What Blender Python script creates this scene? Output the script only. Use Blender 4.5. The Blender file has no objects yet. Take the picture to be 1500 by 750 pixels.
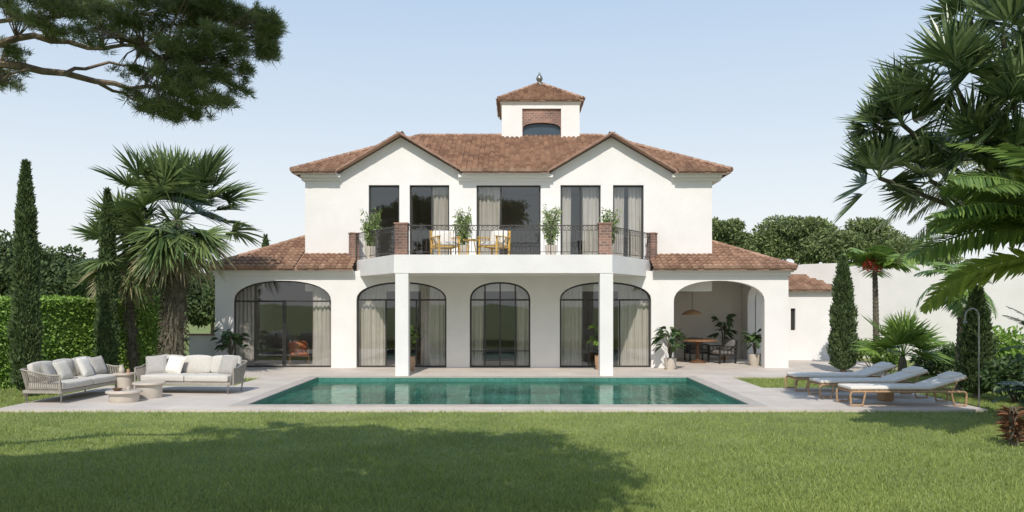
import bpy, math, random
import numpy as np
from mathutils import Vector, Matrix
random.seed(7); rng=np.random.default_rng(7)
SC=bpy.context.scene; COL=SC.collection
F=1200.; HZ=441.; CX=752.; H=2.
R=math.radians; PI=math.pi
AZ,EL=6,46
def X(x,d): return (x-CX)*d/F
def Z(y,d): return H+(HZ-y)*d/F

# ---------------------------------------------------------------- linking
def root_loc(p):
    while p.parent: p=p.parent
    return p.location
def tag(o,label,cat,group=None,kind=None):
    if label: o['label']=label
    if cat: o['category']=cat
    if group: o['group']=group
    if kind: o['kind']=kind
    return o
def thing(name,label,cat,loc=(0,0,0),rz=0,group=None):
    o=bpy.data.objects.new(name,None); COL.objects.link(o); o.empty_display_size=.2
    o.location=loc; o.rotation_euler=(0,0,rz)
    return tag(o,label,cat,group)
def offs(V,parent,world):
    if not world: return np.zeros(3)
    if parent is None:
        return np.array([(V[:,0].min()+V[:,0].max())/2,(V[:,1].min()+V[:,1].max())/2,V[:,2].min()])
    return np.array(root_loc(parent))
def finish(me,name,mat,parent,smooth,off):
    if smooth: me.polygons.foreach_set('use_smooth',[True]*len(me.polygons))
    me.materials.append(mat); me.update()
    o=bpy.data.objects.new(name,me); COL.objects.link(o)
    if parent: o.parent=parent
    else: o.location=off
    return o
def link_np(name,V,k,mat,parent=None,smooth=False,world=True,faces=None):
    V=np.asarray(V,dtype=np.float64).reshape(-1,3); off=offs(V,parent,world); V=V-off
    me=bpy.data.meshes.new(name); me.vertices.add(len(V)); me.vertices.foreach_set('co',V.ravel())
    if faces is None: faces=np.arange(len(V)).reshape(-1,k)
    n=len(faces); me.loops.add(n*k); me.polygons.add(n)
    me.loops.foreach_set('vertex_index',faces.ravel().astype(np.int32))
    me.polygons.foreach_set('loop_start',(np.arange(n)*k).astype(np.int32))
    me.update(calc_edges=True)
    return finish(me,name,mat,parent,smooth,off)
class MB:
    def __init__(s): s.v=[]; s.f=[]
    def face(s,*pts):
        b=len(s.v); s.v+= [tuple(p) for p in pts]; s.f.append(tuple(range(b,b+len(pts))))
    def box(s,x0,x1,y0,y1,z0,z1,M=None):
        b=len(s.v)
        P=[(x0,y0,z0),(x1,y0,z0),(x1,y1,z0),(x0,y1,z0),(x0,y0,z1),(x1,y0,z1),(x1,y1,z1),(x0,y1,z1)]
        if M: P=[tuple(M@Vector(p)) for p in P]
        s.v+=P
        for q in ((0,3,2,1),(4,5,6,7),(0,1,5,4),(1,2,6,5),(2,3,7,6),(3,0,4,7)): s.f.append(tuple(b+i for i in q))
        return s
    def bar(s,a,b,w,h=None):
        a=Vector(a); b=Vector(b); h=h or w; d=(b-a); L=d.length; d.normalize()
        up=Vector((0,0,1)) if abs(d.z)<.95 else Vector((0,1,0))
        sd=d.cross(up).normalized(); u=sd.cross(d)
        M=Matrix((( d.x,sd.x,u.x,a.x),(d.y,sd.y,u.y,a.y),(d.z,sd.z,u.z,a.z),(0,0,0,1)))
        return s.box(0,L,-w/2,w/2,-h/2,h/2,M)
    def tube(s,pts,rad,n=8,cap=True):
        pts=[Vector(p) for p in pts]; N=len(pts)
        if not hasattr(rad,'__len__'): rad=[rad]*N
        b=len(s.v); prev=None
        for i,p in enumerate(pts):
            t=(pts[min(i+1,N-1)]-pts[max(i-1,0)]).normalized()
            if prev is None:
                up=Vector((0,0,1)) if abs(t.z)<.9 else Vector((1,0,0)); a=t.cross(up).normalized()
            else: a=(prev-t*prev.dot(t)).normalized()
            prev=a; c=t.cross(a)
            for k in range(n):
                q=p+(a*math.cos(2*PI*k/n)+c*math.sin(2*PI*k/n))*rad[i]; s.v.append(tuple(q))
        for i in range(N-1):
            for k in range(n):
                k2=(k+1)%n; s.f.append((b+i*n+k,b+i*n+k2,b+(i+1)*n+k2,b+(i+1)*n+k))
        if cap:
            s.f.append(tuple(b+k for k in reversed(range(n)))); s.f.append(tuple(b+(N-1)*n+k for k in range(n)))
        return s
    def lathe(s,prof,c=(0,0,0),n=24):
        b=len(s.v)
        for r,z in prof:
            for k in range(n): s.v.append((c[0]+r*math.cos(2*PI*k/n),c[1]+r*math.sin(2*PI*k/n),c[2]+z))
        for i in range(len(prof)-1):
            for k in range(n):
                k2=(k+1)%n; s.f.append((b+i*n+k,b+i*n+k2,b+(i+1)*n+k2,b+(i+1)*n+k))
        s.f.append(tuple(b+k for k in reversed(range(n)))); s.f.append(tuple(b+(len(prof)-1)*n+k for k in range(n)))
        return s
    def ring(s,c,r,t,ax,n=12):
        pts=[(c[0]+ax[0]*r*math.cos(2*PI*k/n),c[1]+ax[1]*r*math.cos(2*PI*k/n),c[2]+r*math.sin(2*PI*k/n)) for k in range(n+1)]
        return s.tube(pts,t,4,False)
    def pad(s,M,size,puff=.25,r=.03,n=9):
        b=len(s.v); sx,sy,sz=[q/2 for q in size]; g=[-1+2*i/n for i in range(n+1)]; idx={}
        def add(u,v,w):
            k=(round(u,4),round(v,4),round(w,4))
            if k in idx: return idx[k]
            p=Vector((u*sx,v*sy,w*sz)); q=Vector((max(-sx+r,min(sx-r,p.x)),max(-sy+r,min(sy-r,p.y)),max(-sz+r,min(sz-r,p.z)))); d=p-q
            if d.length>1e-6: p=q+d.normalized()*r
            cr=lambda a,c:(1-a*a)*(1-c*c)
            p.x+=u*puff*cr(v,w)*min(sx,.06); p.y+=v*puff*cr(u,w)*min(sy,.06); p.z+=w*puff*cr(u,v)*min(sz,.06)
            s.v.append(tuple(M@p)); idx[k]=len(s.v)-1; return idx[k]
        for ax in range(3):
            for sg in (-1,1):
                for i in range(n):
                    for j in range(n):
                        q=[]
                        for a,c in ((g[i],g[j]),(g[i+1],g[j]),(g[i+1],g[j+1]),(g[i],g[j+1])):
                            t=[a,c]; t.insert(ax,sg); q.append(add(*t))
                        s.f.append(tuple(q))
        return s
    def prism(s,poly,z0,z1):
        n=len(poly); b=len(s.v)
        s.v+=[(p[0],p[1],z0) for p in poly]+[(p[0],p[1],z1) for p in poly]
        s.f.append(tuple(b+i for i in reversed(range(n)))); s.f.append(tuple(b+n+i for i in range(n)))
        for i in range(n):
            j=(i+1)%n; s.f.append((b+i,b+j,b+n+j,b+n+i))
        return s
    def wall(s,x0,x1,z0,top,yf,yb,ops=(),extra=(),mp=None):
        tf=top if callable(top) else (lambda x:top)
        mp=mp or (lambda u,t,z:(u,t,z))
        xs={x0,x1}|set(extra)
        for a,b,zb,zs,zt in ops:
            n=18 if zt>zs+.01 else 1
            xs|={a+(b-a)*(1-math.cos(PI*i/n))/2 for i in range(n+1)}
        xs=sorted(xs); xs=[x for i,x in enumerate(xs) if i==0 or x-xs[i-1]>1e-5]
        def cv(o,x):
            a,b,zb,zs,zt=o
            if zt<=zs+.01: return zs
            c=(a+b)/2; r=(b-a)/2
            return zs+(zt-zs)*(max(0,1-abs((x-c)/r)**2.2))**(1/2.2)
        for xa,xb in zip(xs,xs[1:]):
            m=(xa+xb)/2; o=next((o for o in ops if o[0]<m<o[1]),None); segs=[]
            if o is None: segs=[(z0,z0,tf(xa),tf(xb))]
            else:
                if o[2]>z0+1e-4:
                    segs.append((z0,z0,o[2],o[2])); s.face(mp(xa,yf,o[2]),mp(xb,yf,o[2]),mp(xb,yb,o[2]),mp(xa,yb,o[2]))
                ca,cb=cv(o,xa),cv(o,xb); segs.append((ca,cb,tf(xa),tf(xb)))
                s.face(mp(xa,yf,ca),mp(xa,yb,ca),mp(xb,yb,cb),mp(xb,yf,cb))
            for p,q,r_,t in segs:
                s.face(mp(xa,yf,p),mp(xb,yf,q),mp(xb,yf,t),mp(xa,yf,r_))
                s.face(mp(xb,yb,q),mp(xa,yb,p),mp(xa,yb,r_),mp(xb,yb,t))
            s.face(mp(xa,yf,tf(xa)),mp(xb,yf,tf(xb)),mp(xb,yb,tf(xb)),mp(xa,yb,tf(xa)))
        for a,b,zb,zs,zt in ops:
            s.face(mp(a,yf,zb),mp(a,yb,zb),mp(a,yb,zs),mp(a,yf,zs)); s.face(mp(b,yb,zb),mp(b,yf,zb),mp(b,yf,zs),mp(b,yb,zs))
        for xe in (x0,x1): s.face(mp(xe,yf,z0),mp(xe,yf,tf(xe)),mp(xe,yb,tf(xe)),mp(xe,yb,z0))
        return s
    def build(s,name,mat,parent=None,smooth=False,world=True):
        V=np.array(s.v); off=offs(V,parent,world); me=bpy.data.meshes.new(name)
        me.from_pydata((V-off).tolist(),[],s.f); me.validate()
        o=finish(me,name,mat,parent,False,off)
        if smooth:
            me.polygons.foreach_set('use_smooth',[True]*len(me.polygons))
            try: me.set_sharp_from_angle(angle=R(50))
            except Exception: pass
        return o
# ---------------------------------------------------------------- materials
def nt(name):
    m=bpy.data.materials.new(name); m.use_nodes=True; t=m.node_tree
    return m,t,t.nodes,t.links,t.nodes['Principled BSDF']
def M(name,c1,c2=None,scale=5,rough=.7,bump=0,bscale=None,island=0,trans=0,metal=0,spec=.5,detail=4):
    m,t,N,L,B=nt(name); c2=c2 or tuple(c*.85 for c in c1)
    tc=N.new('ShaderNodeTexCoord'); no=N.new('ShaderNodeTexNoise'); no.inputs['Scale'].default_value=scale; no.inputs['Detail'].default_value=detail
    L.new(tc.outputs['Object'],no.inputs['Vector'])
    rp=N.new('ShaderNodeValToRGB'); e=rp.color_ramp.elements; e[0].position=.32; e[1].position=.68
    e[0].color=(*c2,1); e[1].color=(*c1,1)
    if island:
        g=N.new('ShaderNodeNewGeometry'); mx=N.new('ShaderNodeMix'); mx.inputs[0].default_value=island
        L.new(no.outputs['Fac'],mx.inputs[2]); L.new(g.outputs['Random Per Island'],mx.inputs[3]); L.new(mx.outputs[0],rp.inputs['Fac'])
        e[0].position=.15; e[1].position=.85
    else: L.new(no.outputs['Fac'],rp.inputs['Fac'])
    L.new(rp.outputs['Color'],B.inputs['Base Color'])
    B.inputs['Roughness'].default_value=rough; B.inputs['Metallic'].default_value=metal; B.inputs['Specular IOR Level'].default_value=spec
    if bump:
        n2=N.new('ShaderNodeTexNoise'); n2.inputs['Scale'].default_value=bscale or scale*4; n2.inputs['Detail'].default_value=6
        L.new(tc.outputs['Object'],n2.inputs['Vector']); b=N.new('ShaderNodeBump'); b.inputs['Strength'].default_value=bump; b.inputs['Distance'].default_value=.02
        L.new(n2.outputs['Fac'],b.inputs['Height']); L.new(b.outputs['Normal'],B.inputs['Normal'])
    if trans:
        tr=N.new('ShaderNodeBsdfTranslucent'); L.new(rp.outputs['Color'],tr.inputs['Color'])
        ms=N.new('ShaderNodeMixShader'); ms.inputs[0].default_value=trans
        L.new(B.outputs[0],ms.inputs[1]); L.new(tr.outputs[0],ms.inputs[2]); L.new(ms.outputs[0],N['Material Output'].inputs['Surface'])
    return m
def tiles_mat(name,c1,c2,mortar,sx,sz,vertical=False,offset=0.,msize=.02,rough=.6,noise=.15,bump=.3):
    m,t,N,L,B=nt(name)
    tc=N.new('ShaderNodeTexCoord'); sp=N.new('ShaderNodeSeparateXYZ'); cb=N.new('ShaderNodeCombineXYZ'); L.new(tc.outputs['Object'],sp.inputs[0])
    if vertical:
        ad=N.new('ShaderNodeMath'); L.new(sp.outputs[0],ad.inputs[0]); L.new(sp.outputs[1],ad.inputs[1])
        L.new(ad.outputs[0],cb.inputs[0]); L.new(sp.outputs[2],cb.inputs[1])
    else: L.new(sp.outputs[0],cb.inputs[0]); L.new(sp.outputs[1],cb.inputs[1])
    b=N.new('ShaderNodeTexBrick'); b.offset=offset; b.inputs['Scale'].default_value=1; b.inputs['Brick Width'].default_value=sx; b.inputs['Row Height'].default_value=sz
    b.inputs['Mortar Size'].default_value=msize; b.inputs['Mortar Smooth'].default_value=.1; b.inputs['Bias'].default_value=0
    b.inputs['Color1'].default_value=(*c1,1); b.inputs['Color2'].default_value=(*c2,1); b.inputs['Mortar'].default_value=(*mortar,1)
    L.new(cb.outputs[0],b.inputs['Vector'])
    no=N.new('ShaderNodeTexNoise'); no.inputs['Scale'].default_value=1.3; no.inputs['Detail'].default_value=8; L.new(tc.outputs['Object'],no.inputs['Vector'])
    mr=N.new('ShaderNodeMapRange'); mr.inputs[1].default_value=.3; mr.inputs[2].default_value=.7; mr.inputs[3].default_value=1-noise; mr.inputs[4].default_value=1+noise*.6
    L.new(no.outputs['Fac'],mr.inputs[0]); vm=N.new('ShaderNodeVectorMath'); vm.operation='SCALE'; L.new(b.outputs['Color'],vm.inputs[0]); L.new(mr.outputs[0],vm.inputs['Scale'])
    L.new(vm.outputs[0],B.inputs['Base Color']); B.inputs['Roughness'].default_value=rough
    bm=N.new('ShaderNodeBump'); bm.inputs['Strength'].default_value=bump; bm.inputs['Distance'].default_value=.01; bm.invert=True
    L.new(b.outputs['Fac'],bm.inputs['Height']); L.new(bm.outputs['Normal'],B.inputs['Normal'])
    return m
def glass_mat(name,tint=.9,base=.1):
    m,t,N,L,B=nt(name); N.remove(B)
    tr=N.new('ShaderNodeBsdfTransparent'); tr.inputs[0].default_value=(tint,tint*1.01,tint,1)
    gl=N.new('ShaderNodeBsdfGlossy'); gl.inputs['Roughness'].default_value=.015
    gl.inputs['Color'].default_value=(.9,.95,1,1)
    lw=N.new('ShaderNodeLayerWeight'); lw.inputs[0].default_value=.5
    pw=N.new('ShaderNodeMath'); pw.operation='POWER'; pw.inputs[1].default_value=4; L.new(lw.outputs['Facing'],pw.inputs[0])
    ad=N.new('ShaderNodeMath'); ad.operation='MULTIPLY_ADD'; ad.inputs[1].default_value=.85; ad.inputs[2].default_value=base; L.new(pw.outputs[0],ad.inputs[0])
    no=N.new('ShaderNodeTexNoise'); no.inputs['Scale'].default_value=.8; tc=N.new('ShaderNodeTexCoord'); L.new(tc.outputs['Object'],no.inputs['Vector'])
    bp=N.new('ShaderNodeBump'); bp.inputs['Strength'].default_value=.06; bp.inputs['Distance'].default_value=.05; L.new(no.outputs['Fac'],bp.inputs['Height']); L.new(bp.outputs[0],gl.inputs['Normal'])
    ms=N.new('ShaderNodeMixShader'); L.new(ad.outputs[0],ms.inputs[0]); L.new(tr.outputs[0],ms.inputs[1]); L.new(gl.outputs[0],ms.inputs[2])
    L.new(ms.outputs[0],N['Material Output'].inputs['Surface']); return m
def water_mat():
    m,t,N,L,B=nt('pool water'); tc=N.new('ShaderNodeTexCoord')
    b=N.new('ShaderNodeTexBrick'); b.offset=0; b.inputs['Scale'].default_value=1; b.inputs['Brick Width'].default_value=.3; b.inputs['Row Height'].default_value=.3; b.inputs['Mortar Size'].default_value=.014
    b.inputs['Color1'].default_value=(.016,.078,.052,1); b.inputs['Color2'].default_value=(.026,.108,.074,1); b.inputs['Mortar'].default_value=(.055,.17,.125,1)
    n0=N.new('ShaderNodeTexNoise'); n0.inputs['Scale'].default_value=2.5; L.new(tc.outputs['Object'],n0.inputs['Vector'])
    vm=N.new('ShaderNodeVectorMath'); vm.operation='MULTIPLY_ADD'; vm.inputs[1].default_value=(.3,.3,0); L.new(n0.outputs['Color'],vm.inputs[0]); L.new(tc.outputs['Object'],vm.inputs[2]); L.new(vm.outputs[0],b.inputs['Vector'])
    n9=N.new('ShaderNodeTexNoise'); n9.inputs['Scale'].default_value=.6; n9.inputs['Detail'].default_value=6; L.new(tc.outputs['Object'],n9.inputs['Vector'])
    mr=N.new('ShaderNodeMapRange'); mr.inputs[1].default_value=.35; mr.inputs[2].default_value=.65; mr.inputs[3].default_value=.55; mr.inputs[4].default_value=1.6; L.new(n9.outputs['Fac'],mr.inputs[0])
    v2=N.new('ShaderNodeVectorMath'); v2.operation='SCALE'; L.new(b.outputs['Color'],v2.inputs[0]); L.new(mr.outputs[0],v2.inputs['Scale'])
    L.new(v2.outputs[0],B.inputs['Base Color']); B.inputs['Roughness'].default_value=.5; B.inputs['Specular IOR Level'].default_value=0
    gl=N.new('ShaderNodeBsdfGlossy'); gl.inputs['Roughness'].default_value=.01; gl.inputs['Color'].default_value=(.78,.90,.82,1)
    mp=N.new('ShaderNodeMapping'); mp.inputs['Scale'].default_value=(1,2.2,1); L.new(tc.outputs['Object'],mp.inputs[0])
    no=N.new('ShaderNodeTexNoise'); no.inputs['Scale'].default_value=3.2; no.inputs['Detail'].default_value=2; no.inputs['Distortion'].default_value=.8; L.new(mp.outputs[0],no.inputs['Vector'])
    bp=N.new('ShaderNodeBump'); bp.inputs['Strength'].default_value=.22; bp.inputs['Distance'].default_value=.04; L.new(no.outputs['Fac'],bp.inputs['Height']); L.new(bp.outputs[0],gl.inputs['Normal'])
    fr=N.new('ShaderNodeFresnel'); fr.inputs[0].default_value=1.33; mu=N.new('ShaderNodeMath'); mu.operation='MULTIPLY'; mu.inputs[1].default_value=.8; L.new(fr.outputs[0],mu.inputs[0])
    ms=N.new('ShaderNodeMixShader'); L.new(mu.outputs[0],ms.inputs[0]); L.new(B.outputs[0],ms.inputs[1]); L.new(gl.outputs[0],ms.inputs[2])
    L.new(ms.outputs[0],N['Material Output'].inputs['Surface']); return m
plaster=M('white plaster',(.775,.755,.725),(.72,.70,.67),1.4,.85,.3,25,detail=8)
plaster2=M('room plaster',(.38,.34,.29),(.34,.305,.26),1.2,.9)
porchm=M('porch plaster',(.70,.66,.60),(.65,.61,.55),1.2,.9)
rooftile=M('terracotta tile',(.47,.30,.205),(.22,.125,.085),1.4,.85,.4,30,island=.5)
terra=M('terracotta trim',(.36,.22,.16),(.25,.145,.105),6,.8,.4)
brick=tiles_mat('mixed brick',(.31,.16,.115),(.17,.10,.085),(.34,.27,.22),.17,.075,True,.5,.008,.85,.45,.5)
frameM=M('dark metal',(.03,.029,.028),None,5,.45)
railM=M('railing metal',(.06,.05,.045),None,5,.5)
glass=glass_mat('window glass',.93,.11)
curtM=M('sheer curtain',(.68,.635,.57),(.62,.58,.52),3,.9,trans=.3)
stone=tiles_mat('terrace stone',(.57,.51,.445),(.54,.48,.42),(.45,.40,.35),.9,.6,False,.5,.006,.75,.13,.25)
copingM=M('coping stone',(.46,.41,.355),(.38,.34,.295),3,.7,.2)
poolT=tiles_mat('pool tile',(.04,.17,.13),(.06,.21,.165),(.1,.23,.18),.1,.1,True,0,.006,.3)
lawnM=M('lawn',(.235,.27,.075),(.115,.16,.04),.8,.95,.8,60,detail=10)
bladeM=M('grass blade',(.40,.46,.125),(.14,.205,.045),.35,.55,island=.5,trans=.3,detail=8)
barkP=M('pine bark',(.26,.20,.155),(.12,.09,.07),9,.95,.8)
barkG=M('palm bark',(.17,.145,.10),(.06,.055,.038),12,.95,.8)
needleM=M('pine needle',(.235,.275,.095),(.075,.11,.036),1.5,.6,island=.6,trans=.35)
leafD=M('dark leaf',(.10,.16,.05),(.03,.065,.02),2.,.5,island=.6,trans=.2)
leafH=M('hedge leaf',(.30,.46,.075),(.11,.22,.03),2.5,.55,island=.65,trans=.3)
leafC=M('cypress leaf',(.12,.175,.055),(.034,.064,.022),4,.7,island=.6,trans=.15)
leafF=M('far leaf',(.27,.33,.115),(.06,.10,.038),.5,.8,island=.6,trans=.2)
leafFd=M('far dark leaf',(.13,.185,.06),(.035,.065,.022),.5,.8,island=.6,trans=.15)
leafPalm=M('fan palm leaf',(.22,.29,.10),(.05,.095,.032),1.2,.38,island=.7,trans=.25)
leafDry=M('dry palm leaf',(.42,.37,.21),(.17,.17,.08),2,.7,island=.7,trans=.25)
leafY=M('spiky leaf',(.22,.29,.115),(.042,.08,.034),2,.34,island=.75,trans=.2)
leafB=M('bright palm leaf',(.26,.38,.08),(.085,.16,.03),1.5,.35,island=.6,trans=.3)
leafG=M('glossy palm leaf',(.22,.32,.075),(.06,.12,.028),1.2,.3,island=.7,trans=.25)
leafBlue=M('cycad leaf',(.13,.19,.11),(.04,.075,.045),1.5,.45,island=.6,trans=.15)
leafBam=M('bamboo leaf',(.34,.44,.14),(.13,.21,.055),3,.5,island=.7,trans=.35)
woodL=M('light wood',(.45,.29,.16),(.33,.20,.11),14,.5)
woodY=M('yellow wood',(.68,.43,.11),(.54,.32,.07),10,.5)
woodD=M('dark wood',(.14,.07,.035),(.09,.045,.02),10,.5)
cushM=M('cream fabric',(.56,.53,.475),(.51,.48,.43),20,.95,.2,150)
cushW=M('white fabric',(.74,.70,.635),(.69,.65,.585),20,.95,.2,150)
cushG=M('grey pillow fabric',(.40,.38,.35),(.35,.33,.305),20,.95,.2,150)
cordM=M('woven cord',(.38,.345,.295),(.28,.25,.21),30,.9)
potW=M('pale pot',(.56,.50,.42),(.49,.435,.365),6,.6)
potT=M('tan pot',(.45,.29,.17),(.36,.22,.13),6,.7)
orange=M('rust leather',(.50,.15,.05),(.40,.12,.04),6,.5)
metalG=M('grey metal',(.30,.30,.29),None,5,.35,metal=.8)
redF=M('red flower',(.55,.06,.03),(.40,.04,.02),5,.5)
towerG=M('tower window glass',(.05,.075,.10),None,3,.15)

# ---------------------------------------------------------------- foliage
def norm(a): return a/np.maximum(np.linalg.norm(a,axis=1,keepdims=True),1e-9)
def rdirs(n): return norm(rng.normal(size=(n,3)))
def lances(P,D,L,W,droop=0.,nrm=None,ts=(0,.35,.7,1),ws=(.45,1,.7,.06)):
    P=np.asarray(P,float); n=len(P); D=norm(np.asarray(D,float)); L=np.broadcast_to(L,(n,))[:,None]; W=np.broadcast_to(W,(n,))[:,None]; dr=np.broadcast_to(droop,(n,))[:,None]
    if nrm is None: nrm=rdirs(n)
    S=norm(np.cross(D,nrm)); out=[]
    for t,w in zip(ts,ws):
        c=P+D*L*t+np.array([0,0,-1.])*dr*L*t*t
        out+= [c-S*W*w/2,c+S*W*w/2]
    V=np.stack(out,1); k=len(ts); n_=np.arange(n)[:,None]*2*k
    Fs=np.concatenate([n_+np.array([[2*i,2*i+1,2*i+3,2*i+2]]) for i in range(k-1)])
    return V.reshape(-1,3),Fs
def join(parts):
    Vs=[];Fs=[];b=0
    for V,Fc in parts: Vs.append(V);Fs.append(Fc+b);b+=len(V)
    return np.concatenate(Vs),np.concatenate(Fs)
def leaves_obj(name,parts,mat,parent=None,world=True):
    V,Fc=join(parts) if isinstance(parts,list) else parts
    return link_np(name,V,4,mat,parent,faces=Fc,world=world)
T3=dict(ts=(0,.5,1),ws=(.3,1,.1))
def clump_leaves(cl,per,L,W,out=.6,shell=.55,flat=1.):
    cl=np.asarray(cl,float); rr=cl[:,3]; cnt=np.maximum(8,(per*(rr/rr.mean())**2).astype(int)); idx=np.repeat(np.arange(len(cl)),cnt); n=len(idx)
    d=rdirs(n); r=(shell+(1.08-shell)*rng.random(n)**.7)[:,None]*rr[idx][:,None]; off=d*r; off[:,2]*=flat
    P=cl[idx][:,:3]+off
    D=norm(d*out+rdirs(n)*(1-out)+np.array([0,0,.15]))
    return lances(P,D,L*(.6+.8*rng.random(n)),W*(.7+.6*rng.random(n)),.2,**T3)
def crown_clumps(c,rx,ry,rz,n,r0,r1,bottom=-.6):
    o=[]
    while len(o)<n:
        d=rng.normal(size=3); d/=np.linalg.norm(d)
        if d[2]<bottom: continue
        k=rng.uniform(.45,1.)
        o.append((c[0]+d[0]*rx*k,c[1]+d[1]*ry*k,c[2]+d[2]*rz*k,rng.uniform(r0,r1)))
    return o
def broad_tree(name,label,x,y,h,rx,rz,mat,group=None,cat='tree',n=26,leaf=.3,per=260,flat=.8,bare=.35,bark=barkP,bottom=-.5,cr=(.2,.36)):
    t=thing(name,label,cat,(x,y,-.05),0,group); cz=h-rz
    cl=crown_clumps((x,y,cz),rx*.75,rx*.75,rz*.75,n,rx*cr[0],rx*cr[1],bottom)
    m=MB(); r=h*.028; m.tube([(x,y,-.1),(x+.05*h*.3,y,h*bare*.6),(x,y,cz)],[r*1.3,r,r*.6],8)
    for c in cl[::2]:
        m.tube([(x,y,cz*.8),((x+c[0])/2,(y+c[1])/2,(cz*.8+c[2])/2+.1),(c[0],c[1],c[2])],[r*.5,r*.3,r*.12],5)
    m.build('trunk',bark,t,True)
    leaves_obj('crown',clump_leaves(cl,per,leaf,leaf*.5,.5,.5,flat),mat,t)
    return t
def cypress(label,x,y,h,r,group='clipped cypress trees around the garden',leaf=.10,n=9000):
    t=thing('cypress_tree',label,'cypress',(x,y,-.05),0,group)
    m=MB(); m.tube([(x,y,-.1),(x,y,.3),(x,y,h*.9)],[r*.25,r*.2,r*.05],7); m.build('trunk',barkP,t)
    z=rng.random(n)**.9; prof=np.minimum(1,(z/.06)**.5)*(1-z**2.2)**.75*(1+.09*np.sin(z*23+x)+.06*np.sin(z*51)); a=rng.random(n)*2*PI
    rad=r*prof*(.55+.5*rng.random(n)**.5)*(1+.10*np.sin(a*5+z*9))
    P=np.stack([x+np.cos(a)*rad,y+np.sin(a)*rad,.05+z*(h-.05)],1)
    D=np.stack([np.cos(a)*.45,np.sin(a)*.45,np.full(n,.9)],1)+rng.normal(size=(n,3))*.3
    parts=[lances(P,D,leaf*(.6+.8*rng.random(n)),leaf*.42,0,**T3)]
    leaves_obj('crown',parts,leafC,t)
    zz=np.linspace(.03,.97,14); m=MB(); m.lathe([(max(.01,r*.68*min(1,(q/.06)**.5)*(1-q**2.2)**.75),.05+q*(h-.05)) for q in zz],(x,y,0),12); m.build('inner_foliage',leafC,t,True)
    return t
def fan_leaf(C,a,pet,Rf,nseg,th=1.9,droop=.25,w=.055):
    a=np.array(a,float); a/=np.linalg.norm(a); s=np.cross(a,[0,0,1.]); 
    if np.linalg.norm(s)<.2: s=np.array([1.,0,0])
    s/=np.linalg.norm(s); up=np.cross(s,a)
    ro=rng.normal()*.35; s2=s*math.cos(ro)+up*math.sin(ro); up2=np.cross(s2,a)
    hub=np.array(C)+a*pet
    th_=np.linspace(-th,th,nseg)+rng.normal(size=nseg)*.025
    D=np.cos(th_)[:,None]*a+np.sin(th_)[:,None]*s2+(np.abs(np.sin(th_))*.25)[:,None]*up2+rng.normal(size=(nseg,3))*.03
    Lg=Rf*(1-.28*np.abs(th_/th))*(.92+.16*rng.random(nseg))
    P=np.repeat(hub[None],nseg,0)
    nn=np.repeat(up2[None],nseg,0)+s2*np.where(np.arange(nseg)%2,.5,-.5)[:,None]
    A=lances(P,D,Lg,w,droop,nn,(0,.4,.65,1),(.35,1,.75,.05))
    B=lances(np.array([C]),np.array([a]),pet,.035,0,up2[None],(0,.5,1),(1,.8,.7))
    return [A,B]
def fan_palm(label,x,y,th,Rf,nl,pet,lean=(0,0),trunk_r=.2,dead=14,nseg=26,group=None,shag=True,name='fan_palm',mat=None,elmin=-35,w=.055,dr=(.08,.16)):
    t=thing(name,label,'palm tree',(x,y,-.05),0,group); C=(x+lean[0],y+lean[1],th)
    m=MB(); m.tube([(x,y,-.1),(x+lean[0]*.3,y+lean[1]*.3,th*.35),(x+lean[0]*.75,y+lean[1]*.75,th*.75),C],[trunk_r*1.15,trunk_r,trunk_r*.85,trunk_r*.5],12); m.build('trunk',barkG,t,True)
    if shag:
        n=int(800*trunk_r*th/.8); q=rng.random(n)*.75; a=rng.random(n)*2*PI; k=trunk_r*(1.0+.2*rng.random(n))
        P=np.stack([x+lean[0]*q+np.cos(a)*k,y+lean[1]*q+np.sin(a)*k,q*th],1)
        D=np.stack([np.cos(a)*.55,np.sin(a)*.55,rng.normal(size=n)*.7],1)
        leaves_obj('trunk_fibre',lances(P,D,.13,.035,.3,**T3),barkG,t)
    ps=[];dd=[]
    for i in range(nl):
        el=R(rng.uniform(elmin,88)); az=i*2.39996+rng.normal()*.2
        a=(math.cos(el)*math.cos(az),math.cos(el)*math.sin(az),math.sin(el))
        ps+=fan_leaf(C,a,pet*rng.uniform(.55,1.1),Rf*rng.uniform(.85,1.1),nseg,1.75,dr[0]+dr[1]*(1-math.sin(max(el,0))),w)
    leaves_obj('crown',ps,mat or leafPalm,t)
    for i in range(dead):
        el=R(rng.uniform(-65,-25)); az=i*2.39996+1
        a=(math.cos(el)*math.cos(az),math.cos(el)*math.sin(az),math.sin(el))
        dd+=fan_leaf((C[0],C[1],C[2]-.1),a,pet*.75,Rf*.75,20,1.3,.3,.055)
    if dd: leaves_obj('drooping_leaves',dd,leafDry,t)
    return t
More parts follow.
